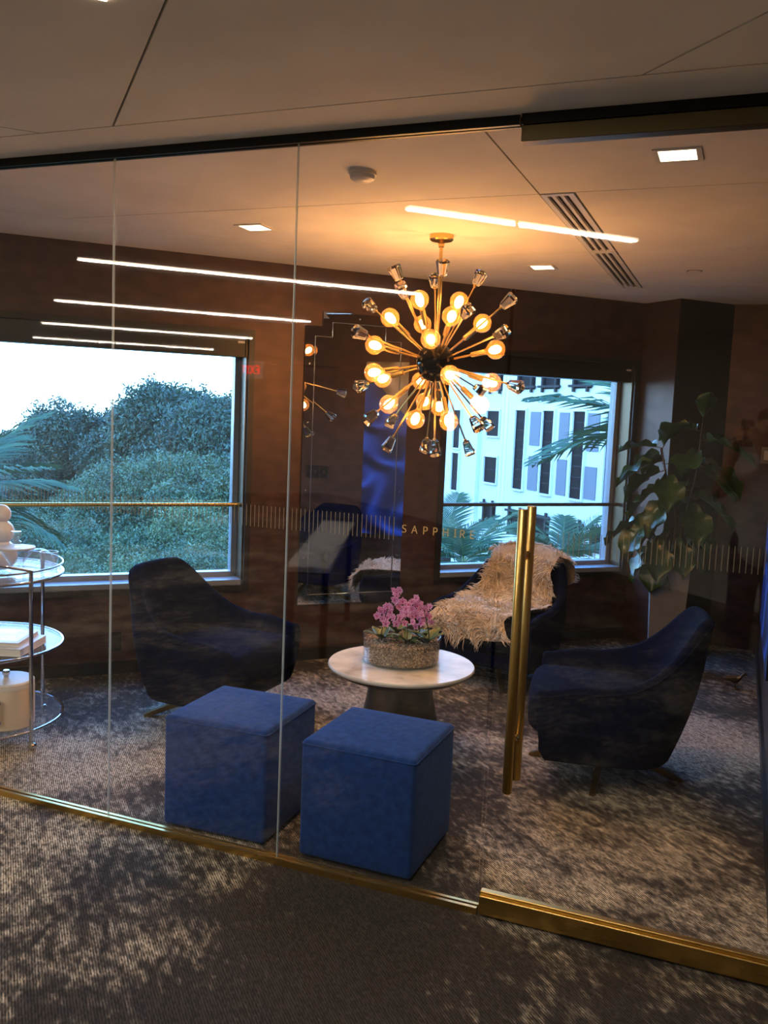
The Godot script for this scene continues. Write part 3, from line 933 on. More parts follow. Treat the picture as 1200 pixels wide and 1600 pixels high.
# ------------------------------------------------------------------ the bowl of orchids
func make_bowl() -> void:
	var at := Vector3(-1.42, 0.4205, -1.235)
	var b := thing("glass_bowl", "low clear glass cylinder full of beige gravel on marble table", "bowl", at)
	var R := 0.184; var H := 0.124
	part("glass_wall", lathe([[0.0, 0.0], [R - 0.002, 0.0], [R, 0.003], [R, H], [R - 0.005, H], [R - 0.005, 0.008], [0.0, 0.008]], 56), M.bowl_glass, b)
	var bed := mat("gravel_bed", Color(0.50, 0.42, 0.33), 0.9)
	var pm := mat("pebbles", Color.WHITE, 0.75)
	pm.vertex_color_use_as_albedo = true
	part("gravel_core", lathe([[0.0, 0.009], [R - 0.014, 0.009], [R - 0.014, 0.093], [0.0, 0.098]], 40), bed, b)
	var where := []; var tints := []
	var cols := [Color(0.62, 0.50, 0.36), Color(0.44, 0.33, 0.22), Color(0.75, 0.66, 0.54), Color(0.30, 0.23, 0.16), Color(0.56, 0.46, 0.36)]
	for i in 6200:
		var p: Vector3
		var t := rng.randf() * TAU
		if i < 4600: p = Vector3((R - 0.0112) * cos(t), rng.randf_range(0.011, 0.098), (R - 0.0112) * sin(t))
		else:
			var r := sqrt(rng.randf()) * (R - 0.012)
			p = Vector3(r * cos(t), 0.097 - 0.008 * r / R + rng.randf() * 0.004, r * sin(t))
		var s := rng.randf_range(0.0028, 0.0052)
		where.append(Transform3D(Basis.from_euler(Vector3(rng.randf() * 6, rng.randf() * 6, 0)).scaled(Vector3(s, s * rng.randf_range(0.6, 1.0), s)), p))
		var c: Color = cols[rng.randi() % 5]
		tints.append(c.srgb_to_linear() * rng.randf_range(0.8, 1.2))
	var ball := SphereMesh.new()
	ball.radius = 1.0; ball.height = 2.0; ball.radial_segments = 7; ball.rings = 4
	many("gravel", ball, pm, b, where, tints)
	# orchids
	var leaf_m := mat("orchid_leaf", Color.WHITE, 0.35)
	leaf_m.vertex_color_use_as_albedo = true
	var petal_m := mat("orchid_petal", Color.WHITE, 0.6)
	petal_m.vertex_color_use_as_albedo = true
	petal_m.backlight_enabled = true
	petal_m.backlight = Color(0.35, 0.2, 0.3)
	var stem_m := mat("orchid_stem", Color(0.16, 0.17, 0.10), 0.6)
	var leaf := orchid_leaf()
	var flower := orchid_flower()
	var spots := [[-0.085, 0.02, -0.06, 0.215], [-0.02, -0.055, -0.035, 0.27], [0.02, 0.045, 0.005, 0.22], [0.075, -0.025, 0.03, 0.245], [0.11, 0.03, 0.075, 0.22]]
	var names := ["leftmost by the ottomans", "the tallest spray", "in front of the others", "behind the middle", "towards the sheepskin chair"]
	var across := Vector3(0.928, 0, -0.371)
	var deep := Vector3(0.371, 0, 0.928)
	var k := 0
	for s in spots:
		var root: Vector3 = at + Vector3(0, 0.099, 0) + across * s[0] * 1.12 + deep * s[1] * 1.6
		var o := thing("orchid", ["pink moth orchid in the gravel bowl, lowest spray", "pink moth orchid in the gravel bowl, tallest spray", "pink moth orchid in the gravel bowl, spray leaning forward", "pink moth orchid in the gravel bowl, second tallest spray", "pink moth orchid in the gravel bowl, spray nearest the sheepskin chair"][k], "orchid", root, 0.0, "orchids in the glass bowl")
		for j in 6:
			var a := TAU * j / 6 + k * 0.7
			var f := Basis(Vector3.UP, a) * Basis(Vector3.RIGHT, -rng.randf_range(0.15, 0.75))
			part("leaf", leaf, leaf_m, o, Transform3D(f.scaled(Vector3.ONE * rng.randf_range(0.85, 1.2)), Vector3(0, 0.004, 0)))
		var tip: Vector3 = across * (s[2] - s[0]) * 0.8 + Vector3(0, s[3] - 0.06, 0) + deep * 0.015
		var path := []
		for j in 9:
			var t := j / 8.0
			path.append(Vector3(tip.x * t * t, tip.y * t, tip.z * t * t) + Vector3(0, 0, 0.006 * sin(t * 5 + k)))
		part("stem", tube(path, 0.0022, 6), stem_m, o)
		for j in 15:
			var t := 0.60 + 0.44 * (j / 14.0)
			var p := Vector3(tip.x * t * t, tip.y * t, tip.z * t * t) + Vector3(rng.randf_range(-0.042, 0.042), rng.randf_range(-0.014, 0.014), rng.randf_range(-0.034, 0.034))
			var f := Basis(Vector3.UP, rng.randf_range(-0.7, 1.5)) * Basis(Vector3.RIGHT, rng.randf_range(-0.5, 0.35)) * Basis(Vector3.BACK, rng.randf_range(-0.5, 0.5))
			part("flower", flower, petal_m, o, Transform3D(f.scaled(Vector3.ONE * rng.randf_range(0.85, 1.15)), p))
		k += 1

func orchid_leaf() -> ArrayMesh:
	var st := new_st()
	st.set_smooth_group(1)
	var rows := []
	for i in 8:
		var t := i / 7.0
		var w := 0.021 * pow(sin(PI * clampf(t * 0.93 + 0.06, 0, 1)), 0.7)
		var row := []
		for j in 7:
			var x: float = [-1.0, -0.86, -0.4, 0.0, 0.4, 0.86, 1.0][j]
			row.append(Vector3(x * w, 0.012 * t + 0.006 * absf(x) - 0.025 * t * t, 0.085 * t))
		rows.append(row)
	var g := Color(0.035, 0.085, 0.03); var pale := Color(0.42, 0.46, 0.24)
	for i in 7:
		for j in 6:
			for o in [[i, j], [i + 1, j + 1], [i, j + 1], [i, j], [i + 1, j], [i + 1, j + 1]]:
				var e: float = absf(o[1] - 3) / 3.0
				st.set_color(pale if e > 0.9 or o[0] == 7 else g)
				st.add_vertex(rows[o[0]][o[1]])
	return done(st)

func orchid_flower() -> ArrayMesh:
	var st := new_st()
	st.set_smooth_group(1)
	var pink := Color(0.62, 0.12, 0.42); var pale := Color(0.86, 0.55, 0.74); var lip := Color(0.40, 0.02, 0.14)
	for k in 5:
		var a := TAU * k / 5 + PI / 2
		var wide := 0.0085 if k in [1, 4] else 0.0058
		var d := Vector3(cos(a), sin(a), 0); var s := Vector3(-sin(a), cos(a), 0)
		var pts := []
		for i in 5:
			var t := i / 4.0
			var w := wide * sin(PI * clampf(0.12 + t * 0.82, 0, 1))
			for j in 3: pts.append([d * (0.002 + 0.0165 * t) + s * w * (j - 1) + Vector3(0, 0, 0.004 * t * t - 0.002 * absf(j - 1)), pale if (j != 1 or i == 4) else pink])
		for i in 4:
			for j in 2:
				var q := [pts[i * 3 + j], pts[i * 3 + j + 1], pts[(i + 1) * 3 + j + 1], pts[(i + 1) * 3 + j]]
				for o in [0, 1, 2, 0, 2, 3]:
					st.set_color(q[o][1]); st.add_vertex(q[o][0])
	for k in 4:
		var a := TAU * k / 4
		var b := TAU * (k + 1) / 4
		for v in [Vector3(cos(a) * 0.004, sin(a) * 0.004 - 0.003, 0.001), Vector3(cos(b) * 0.004, sin(b) * 0.004 - 0.003, 0.001), Vector3(0, -0.006, 0.008)]:
			st.set_color(lip); st.add_vertex(v)
	return done(st)

# ------------------------------------------------------------------ sheepskin
func make_sheepskin() -> void:
	var face := Vector2(-0.25, 0.97)
	var t := thing("sheepskin_throw", "shaggy cream sheepskin draped over the armchair", "throw", Vector3(-1.30, 0, -2.62), atan2(face.x, face.y))
	var spine := [[0.54, -0.475], [0.63, -0.49], [0.71, -0.487], [0.768, -0.462], [0.788, -0.40], [0.735, -0.335], [0.64, -0.29], [0.545, -0.245], [0.475, -0.18], [0.447, -0.11], [0.44, 0.0], [0.44, 0.12], [0.438, 0.24], [0.425, 0.345], [0.38, 0.39], [0.31, 0.395]]
	var rows := []
	var wob := noise(0.9, FastNoiseLite.TYPE_SIMPLEX_SMOOTH, 2, 3)
	for i in spine.size():
		var w := 0.25 + 0.03 * sin(i * 0.9) - (0.02 if i < 3 else 0.0)
		if i > 9 and i < 13: w += 0.02
		var row := []
		for j in 15:
			var x := (j - 7) / 7.0
			var y: float = spine[i][0]; var z: float = spine[i][1]
			if i >= 3 and i <= 8: z += 0.075 * x * x           # follows the curve of the back
			if i >= 1 and i <= 5: y -= 0.05 * pow(absf(x), 2.4)
			if i >= 9: y += 0.03 * x * x
			var e := 1.0 + 0.10 * wob.get_noise_2d(i * 0.9, 0.0 if x < 0 else 9.0)
			row.append(Vector3(x * w * e, y, z))
		rows.append(row)
	var hide_m := mat("sheep_hide", Color(0.66, 0.58, 0.47), 0.9)
	part("hide", sheet(rows), hide_m, t)
	var fur_m := mat("sheep_fur", Color.WHITE, 0.8)
	fur_m.vertex_color_use_as_albedo = true
	fur_m.rim_enabled = true; fur_m.rim = 0.3
	var st := new_st()
	var clump := noise(7.0, FastNoiseLite.TYPE_SIMPLEX_SMOOTH, 1, 9)
	var tone := noise(3.0, FastNoiseLite.TYPE_SIMPLEX_SMOOTH, 2, 19)
	var nr := rows.size() - 1
	# curling locks of wool, each a tapered three-sided strand
	for n in 6500:
		var fi := rng.randf() * nr; var fj := rng.randf() * 14
		var i := mini(int(fi), nr - 1); var j := mini(int(fj), 13)
		var a: Vector3 = rows[i][j]; var b: Vector3 = rows[i][j + 1]; var c: Vector3 = rows[i + 1][j]; var d: Vector3 = rows[i + 1][j + 1]
		var p := a.lerp(b, fj - j).lerp(c.lerp(d, fj - j), fi - i)
		var nrm := (b - a).cross(c - a).normalized()
		if nrm.dot(Vector3(0, 0.4, 1.0) if i > 4 else Vector3(0, 0.6, -1.0)) < 0: nrm = -nrm
		var swirl := Vector3(clump.get_noise_3d(p.x, p.y, p.z), clump.get_noise_3d(p.x + 7, p.y, p.z), clump.get_noise_3d(p.x, p.y + 9, p.z)) * 2.2
		swirl -= nrm * swirl.dot(nrm)
		var outw := Vector3(signf(fj - 7), 0, 0) * smoothstep(0.75, 1.0, absf(fj - 7) / 7.0) * 1.2
		var dir := (nrm * 0.8 + swirl + outw + Vector3(0, -0.3, 0.1) + Vector3(rng.randf_range(-1, 1), rng.randf_range(-1, 1), rng.randf_range(-1, 1)) * 0.45).normalized()
		if dir.dot(nrm) < 0.25: dir = (dir + nrm * (0.4 - dir.dot(nrm))).normalized()
		var curl := dir.cross(nrm + Vector3(0.013, 0.02, 0.007)).normalized()
		var len := rng.randf_range(0.045, 0.085)
		var phase := rng.randf() * TAU
		var v := clampf(0.5 + 0.55 * tone.get_noise_3d(p.x, p.y, p.z) + rng.randf_range(-0.3, 0.3), 0, 1)
		st.set_color(Color(0.36, 0.26, 0.16).lerp(Color(0.86, 0.77, 0.64), v))
		var rad := rng.randf_range(0.0026, 0.0050)
		var prev := []
		var flat := dir.cross(curl).normalized()
		for k in 6:
			var u := k / 5.0
			var c0 := p + dir * len * u * (1.0 - 0.25 * u) + (curl * cos(phase + u * 5.0) + flat * sin(phase + u * 5.0)) * 0.007 * u + Vector3(0, -0.30, 0) * len * u * u
			var ring := []
			for q in 3:
				var o := curl * cos(TAU * q / 3.0) + flat * sin(TAU * q / 3.0)
				ring.append([c0 + o * rad * (1.0 - 0.92 * u), (o + nrm * 0.3).normalized()])
			if k > 0:
				for q in 3:
					for w in [prev[q], ring[q], prev[(q + 1) % 3], prev[(q + 1) % 3], ring[q], ring[(q + 1) % 3]]:
						st.set_normal(w[1]); st.add_vertex(w[0])
			prev = ring
	st.index()
	tag(part("fur", st.commit(), fur_m, t), "", "", "", "stuff")

# ------------------------------------------------------------------ bar cart
func make_cart() -> void:
	var at := Vector3(-3.26, 0, -0.46)
	var c := thing("bar_cart", "round three-tier chrome and glass bar cart", "cart", at)
	var R := 0.392
	for y in [0.085, 0.43, 0.765]:
		var ring := part("shelf_ring", tube(ring_path(R, y, 64), 0.0075, 8, true), M.chrome, c)
		part("glass_shelf", lathe([[0.0, y - 0.005], [R - 0.006, y - 0.005], [R - 0.006, y + 0.004], [0.0, y + 0.004]], 56), M.clear_acrylic, ring)
	part("guard_ring", tube(ring_path(R, 0.81, 64), 0.0045, 8, true), M.chrome, c)
	for k in 4:
		var a := -0.13 + PI / 2 * k
		var p := Vector3(cos(a) * R, 0, -sin(a) * R)
		var leg := part("leg", tube([p + Vector3(0, 0.035, 0), p + Vector3(0, 0.82, 0)], 0.0095, 12), M.chrome, c)
		part("caster", join([[lathe([[0.0, -0.017], [0.013, -0.013], [0.017, 0.0], [0.013, 0.013], [0.0, 0.017]], 14), Transform3D(Basis(Vector3.RIGHT, PI / 2), p + Vector3(0.008, 0.0172, 0))], [rod(p + Vector3(0, 0.026, 0), p + Vector3(0, 0.04, 0), 0.012), Transform3D()]]), M.chrome, leg)
	# the curved handle that rises towards the glass
	var hp := []
	for k in 13:
		var t := k / 12.0
		var a := -0.13 - PI / 2 * t
		hp.append(Vector3(cos(a) * R, 0.815 + 0.055 * sin(PI * t), -sin(a) * R))
	part("push_handle", tube(hp, 0.0065, 8), M.chrome, c)
	# what stands on it
	var cream := mat("cream_leather", Color(0.80, 0.74, 0.64), 0.55)
	var ib := thing("ice_bucket", "cream leather drum ice bucket with chrome knob on the lowest shelf", "ice bucket", at + Vector3(0.225, 0.0895, 0.03), 0.0)
	part("drum", lathe([[0.0, 0.0], [0.118, 0.0], [0.122, 0.005], [0.122, 0.175], [0.120, 0.18], [0.0, 0.18]], 48), cream, ib)
	part("lid", lathe([[0.0, 0.181], [0.121, 0.181], [0.121, 0.205], [0.115, 0.212], [0.0, 0.216]], 48), mat("white_lid", Color(0.86, 0.84, 0.80), 0.4), ib)
	part("knob", lathe([[0.0, 0.216], [0.010, 0.217], [0.010, 0.226], [0.017, 0.230], [0.017, 0.246], [0.013, 0.25], [0.0, 0.25]], 20), M.chrome, ib)
	var ha := Vector3(0.51, 0, 0.86).normalized()
	var hh := part("side_handle", join([[rod(ha * 0.138 + Vector3(0, 0.05, 0), ha * 0.138 + Vector3(0, 0.135, 0), 0.010), Transform3D()]]), cream, ib)
	for y in [0.048, 0.137]: part("handle_clip", join([[rod(ha * 0.119 + Vector3(0, y, 0), ha * 0.140 + Vector3(0, y, 0), 0.008), Transform3D()], [rod(ha * 0.138 + Vector3(0, y - 0.006, 0), ha * 0.138 + Vector3(0, y + 0.006, 0), 0.0115), Transform3D()]]), M.chrome, hh)
	# books and a tray on the middle shelf
	var paper := mat("paper", Color(0.83, 0.82, 0.79), 0.8)
	var cover := mat("book_cover", Color(0.86, 0.86, 0.86), 0.4)
	for b in [[Vector3(0.165, 0.4345, 0.02), 0.32, Vector3(0.34, 0.034, 0.27), "thick white coffee table book under a clear tray"], [Vector3(0.15, 0.4695, 0.015), 0.38, Vector3(0.30, 0.018, 0.24), "thin white book lying on the thick white book"]]:
		var bk := thing("book", b[3], "book", at + b[0], b[1], "books on the bar cart")
		var z: Vector3 = b[2]
		part("pages", box(Vector3(z.x - 0.008, z.y - 0.005, z.z - 0.008), Vector3(0.002, z.y / 2, 0)), paper, bk)
		part("cover", join([[box(Vector3(z.x, 0.0025, z.z), Vector3(0, 0.00125, 0)), Transform3D()], [box(Vector3(z.x, 0.0025, z.z), Vector3(0, z.y - 0.00125, 0)), Transform3D()], [box(Vector3(0.0025, z.y, z.z), Vector3(-z.x / 2 + 0.00125, z.y / 2, 0)), Transform3D()]]), cover, bk)
	var tr := thing("acrylic_tray", "clear acrylic tray lying on the white books", "tray", at + Vector3(0.145, 0.488, 0.01), 0.38)
	part("tray_base", box(Vector3(0.27, 0.005, 0.20), Vector3(0, 0.003, 0)), M.clear_acrylic, tr)
	for q in [[Vector3(0.27, 0.035, 0.005), Vector3(0, 0.021, 0.0975)], [Vector3(0.27, 0.035, 0.005), Vector3(0, 0.021, -0.0975)], [Vector3(0.005, 0.035, 0.19), Vector3(0.1325, 0.021, 0)], [Vector3(0.005, 0.035, 0.19), Vector3(-0.1325, 0.021, 0)]]: part("tray_side", box(q[0], q[1]), M.clear_acrylic, tr)
	# glassware on the top shelf
	var top := 0.7695
	var mg := thing("cocktail_mixer", "wide conical glass mixer with a pale lid", "glass", at + Vector3(0.285, top, 0.03))
	part("cone", lathe([[0.0, 0.0], [0.038, 0.0], [0.038, 0.012], [0.022, 0.03], [0.022, 0.055], [0.078, 0.135], [0.075, 0.135], [0.018, 0.06], [0.0, 0.058]], 32), M.glassware, mg)
	part("lid", lathe([[0.0, 0.1355], [0.08, 0.1355], [0.082, 0.139], [0.08, 0.143], [0.0, 0.144]], 32), M.white_plastic, mg)
	part("stopper", lathe([[0.0, 0.144], [0.018, 0.144], [0.022, 0.166], [0.012, 0.172], [0.022, 0.19], [0.022, 0.212], [0.0, 0.214]], 20), M.glassware, mg)
	var tg := thing("tumbler", "clear glass tumbler at the rim of the top shelf", "glass", at + Vector3(0.325, top, -0.13))
	part("cup", lathe([[0.0, 0.0], [0.036, 0.0], [0.041, 0.105], [0.0385, 0.105], [0.034, 0.012], [0.0, 0.012]], 28), M.glassware, tg)
	var gb := thing("glass_cloche", "domed clear glass cover between mixer and tumbler", "glass", at + Vector3(0.20, top, -0.20))
	var dome := [[0.072, 0.0], [0.072, 0.03]]
	for k in range(1, 9): dome.append([0.072 * cos(PI / 2 * k / 8.0), 0.03 + 0.07 * sin(PI / 2 * k / 8.0)])
	part("dome", lathe(dome, 32), M.glassware, gb)
	var wv := thing("bubble_vase", "glossy white vase of three stacked balls at the cart's back", "vase", at + Vector3(0.085, top + 0.003, -0.085))
	var gm := mat("white_glaze", Color(0.88, 0.87, 0.88), 0.12)
	for q in [[0.072, 0.070], [0.058, 0.178], [0.044, 0.262]]:
		var pr := []
		for k in 17: pr.append([q[0] * sin(PI * k / 16.0), q[1] - q[0] * cos(PI * k / 16.0)])
		part("ball", lathe(pr, 28), gm, wv)

# ------------------------------------------------------------------ fiddle-leaf fig, bird
func fig_leaf(s: int) -> ArrayMesh:
	var r := RandomNumberGenerator.new()
	r.seed = s
	var ph := r.randf() * 6.0
	var bend := r.randf_range(0.25, 0.6)
	var rows := []
	for i in 13:
		var t := i / 12.0
		var w := 0.085 * (0.55 * sin(PI * pow(t, 0.9)) + 0.62 * sin(PI * clampf(pow(t, 1.7), 0, 1))) * (1.0 - 0.12 * exp(-pow((t - 0.38) * 7.0, 2.0)))
		if i == 0: w = 0.003
		if i == 12: w = 0.006
		var row := []
		for j in 9:
			var x := (j - 4) / 4.0
			var wave := 0.016 * sin(t * 17.0 + ph + x * 2.0) * x * x
			var vein := 0.0035 * (0.5 + 0.5 * cos((t * 9.0 - absf(x) * 2.2) * TAU)) * (1.0 - absf(x)) + 0.006 * exp(-x * x * 60.0) * -1.0
			row.append(Vector3(x * w, 0.03 * x * x + wave + vein - bend * 0.25 * t * t, 0.25 * t))
		rows.append(row)
	var back := []
	for row in rows:
		var q: Array = row.duplicate()
		q.reverse()
		var qq := []
		for p in q: qq.append(p - Vector3(0, 0.0012, 0))
		back.append(qq)
	# the right-handed normal of sheet() is (along a row) x (to the next row): rows run +x, next is +z, so the first faces down
	return join([[sheet(back), Transform3D()], [sheet(rows), Transform3D()]])

func make_plant() -> void:
	var at := Vector3(-0.385, 0, -3.42)
	var pl := thing("planter", "tall tapered grey planter in the corner behind the armchair", "planter", at, 0.12)
	var pm := mat("planter_grey", Color(0.40, 0.40, 0.40), 0.55)
	var st := new_st()
	st.set_smooth_group(-1)
	var lo := 0.095; var hi := 0.122; var H := 0.665
	var rings := [[0.0, lo], [H - 0.01, hi - 0.002], [H, hi - 0.004], [H, hi - 0.02], [H - 0.05, hi - 0.022]]
	var pts := []
	for q in rings: pts.append([Vector3(-q[1], q[0], -q[1]), Vector3(q[1], q[0], -q[1]), Vector3(q[1], q[0], q[1]), Vector3(-q[1], q[0], q[1])])
	for i in 4:
		for k in 4: quad(st, pts[i][(k + 1) % 4], pts[i][k], pts[i + 1][k], pts[i + 1][(k + 1) % 4])
	quad(st, pts[0][0], pts[0][1], pts[0][2], pts[0][3])
	part("pot", done(st), pm, pl)
	part("soil", box(Vector3(0.198, 0.02, 0.198), Vector3(0, H - 0.045, 0)), mat("soil", Color(0.10, 0.07, 0.05), 0.95), pl)
	var f := thing("fiddle_leaf_fig", "fiddle-leaf fig with large wavy dark green leaves in the tall planter", "plant", at + Vector3(0, 0.632, 0))
	var bark := mat("fig_bark", Color(0.22, 0.17, 0.12), 0.8)
	var lm := mat("fig_leaf", Color(0.15, 0.28, 0.09), 0.28)
	lm.albedo_texture = noise_tex(0.02, Color(0.75, 0.78, 0.7), Color.WHITE, 3, 33, 256)
	triplanar(lm, Vector3.ONE * 4.0)
	lm.backlight_enabled = true
	lm.backlight = Color(0.40, 0.55, 0.14)
	var leaves := [fig_leaf(1), fig_leaf(2), fig_leaf(3), fig_leaf(4)]
	var trunks := [[Vector3(0, 0, 0), Vector3(0.02, 0.35, 0.02), Vector3(-0.06, 0.62, 0.05), Vector3(-0.10, 0.80, 0.06)],
		[Vector3(0.02, 0, 0.01), Vector3(0.06, 0.3, 0.0), Vector3(0.12, 0.62, 0.02), Vector3(0.13, 0.86, 0.03), Vector3(0.135, 0.97, 0.03)],
		[Vector3(-0.02, 0, -0.01), Vector3(-0.08, 0.18, 0.06), Vector3(-0.15, 0.34, 0.10)]]
	for tk in trunks:
		var cv := Curve3D.new()
		for i in tk.size():
			var tan: Vector3 = ((tk[mini(i + 1, tk.size() - 1)] - tk[maxi(i - 1, 0)]) / 6.0)
			cv.add_point(tk[i], -tan, tan)
		var path := []; var rad := []
		for i in 14:
			path.append(cv.sample_baked(cv.get_baked_length() * i / 13.0)); rad.append(0.012 - 0.007 * i / 13.0)
		part("stem", tube(path, rad, 8), bark, f)
	# leaf: where it is fixed, heading round y (0 = +z), pitch down, size
	var spots := [[0, 0.80, -1.9, -0.15, 0.85], [0, 0.79, 0.6, -0.9, 0.95], [0, 0.76, -2.6, 0.1, 0.9], [0, 0.72, -1.2, 0.25, 1.0], [0, 0.70, 1.7, -0.1, 0.95], [0, 0.66, -2.0, 0.35, 1.0], [0, 0.62, 0.2, 0.3, 0.9], [0, 0.58, -1.5, 0.55, 1.0], [0, 0.55, 2.6, 0.2, 0.9], [0, 0.50, -0.6, 0.6, 0.95], [0, 0.46, -2.2, 0.65, 0.9], [0, 0.40, 1.2, 0.4, 0.95],
		[1, 0.97, 0.3, -1.25, 0.62], [1, 0.92, -2.0, -0.1, 0.85], [1, 0.86, 1.5, 0.0, 1.0], [1, 0.84, 2.5, -0.2, 0.95], [1, 0.78, -0.3, 0.2, 0.9], [1, 0.72, 1.1, 0.25, 1.05], [1, 0.66, 2.1, 0.2, 0.95], [1, 0.60, -0.9, 0.4, 0.9], [1, 0.52, 1.6, 0.4, 1.0], [1, 0.45, 0.4, 0.5, 0.95], [1, 0.36, 2.3, 0.5, 0.9],
		[2, 0.36, -1.7, 0.35, 0.95], [2, 0.33, -0.6, 0.6, 0.9], [2, 0.30, -2.5, 0.5, 0.85], [2, 0.24, 0.4, 0.75, 0.9], [2, 0.20, -1.2, 0.85, 0.9], [2, 0.14, -0.2, 0.9, 0.85], [2, 0.12, 1.1, 0.85, 0.8], [0, 0.30, -1.0, 0.8, 0.9], [0, 0.24, 0.6, 0.8, 0.85], [1, 0.26, 1.3, 0.75, 0.85]]
	var k := 0
	for s in spots:
		var tk: Array = trunks[s[0]]
		var y: float = s[1]
		var p: Vector3 = tk[tk.size() - 1]
		for i in tk.size() - 1:
			if y >= tk[i].y and y <= tk[i + 1].y: p = tk[i].lerp(tk[i + 1], (y - tk[i].y) / (tk[i + 1].y - tk[i].y))
		var b := Basis(Vector3.UP, s[2]) * Basis(Vector3.RIGHT, s[3])
		var q := p + b * Vector3(0, 0, 0.035)
		var lf := part("leaf", leaves[k % 4], lm, f, Transform3D(b.scaled(Vector3.ONE * s[4] * 1.18), q))
		part("leaf_stalk", rod(Vector3(0, 0, -0.04), Vector3(0, -0.002, 0.01), 0.0028, 6), bark, lf)
		k += 1

func make_bird() -> void:
	var b := thing("bird_figurine", "small dark brass bird figurine standing on the carpet", "figurine", Vector3(0.065, 0, -3.10), 1.45)
	var body := []
	for q in [[-0.075, 0.066, 0.004, 0.002], [-0.05, 0.062, 0.010, 0.005], [-0.03, 0.058, 0.017, 0.014], [-0.008, 0.056, 0.024, 0.023], [0.014, 0.062, 0.024, 0.024], [0.030, 0.076, 0.018, 0.019], [0.038, 0.092, 0.0145, 0.0145], [0.047, 0.101, 0.0135, 0.013], [0.058, 0.102, 0.008, 0.008], [0.070, 0.099, 0.001, 0.001]]:
		var ring := []
		for k in 12: ring.append(Vector3(cos(TAU * k / 12) * q[2], q[1] + sin(TAU * k / 12) * q[3], q[0]))
		body.append(ring)
	part("body", sheet(body, true), M.bronze, b)
	for s in [-1.0, 1.0]:
		part("wing", join([[rbox(Vector3(0.006, 0.022, 0.065), 0.003, 1), Transform3D(Basis(Vector3.RIGHT, -0.2), Vector3(s * 0.0225, 0.064, -0.018))]]), M.bronze, b)
		part("leg", join([[rod(Vector3(s * 0.010, 0.003, 0.006), Vector3(s * 0.010, 0.04, 0.002), 0.0022, 6), Transform3D()], [span(Vector3(s * 0.010 - 0.007, 0, -0.004), Vector3(s * 0.010 + 0.007, 0.004, 0.022)), Transform3D()]]), M.dark_leg, b)

func make_office() -> void:
	var d := thing("console_table", "long narrow white table in the open office", "table", Vector3(-2.45, 0, 2.55), 1.22)
	part("table_top", rbox(Vector3(2.1, 0.03, 0.24), 0.004, 1, Vector3(0, 0.735, 0)), M.white_plastic, d)
	for x in [-0.98, 0.98]:
		for z in [-0.09, 0.09]: part("leg", box(Vector3(0.04, 0.72, 0.04), Vector3(x, 0.36, z)), M.black_metal, d)

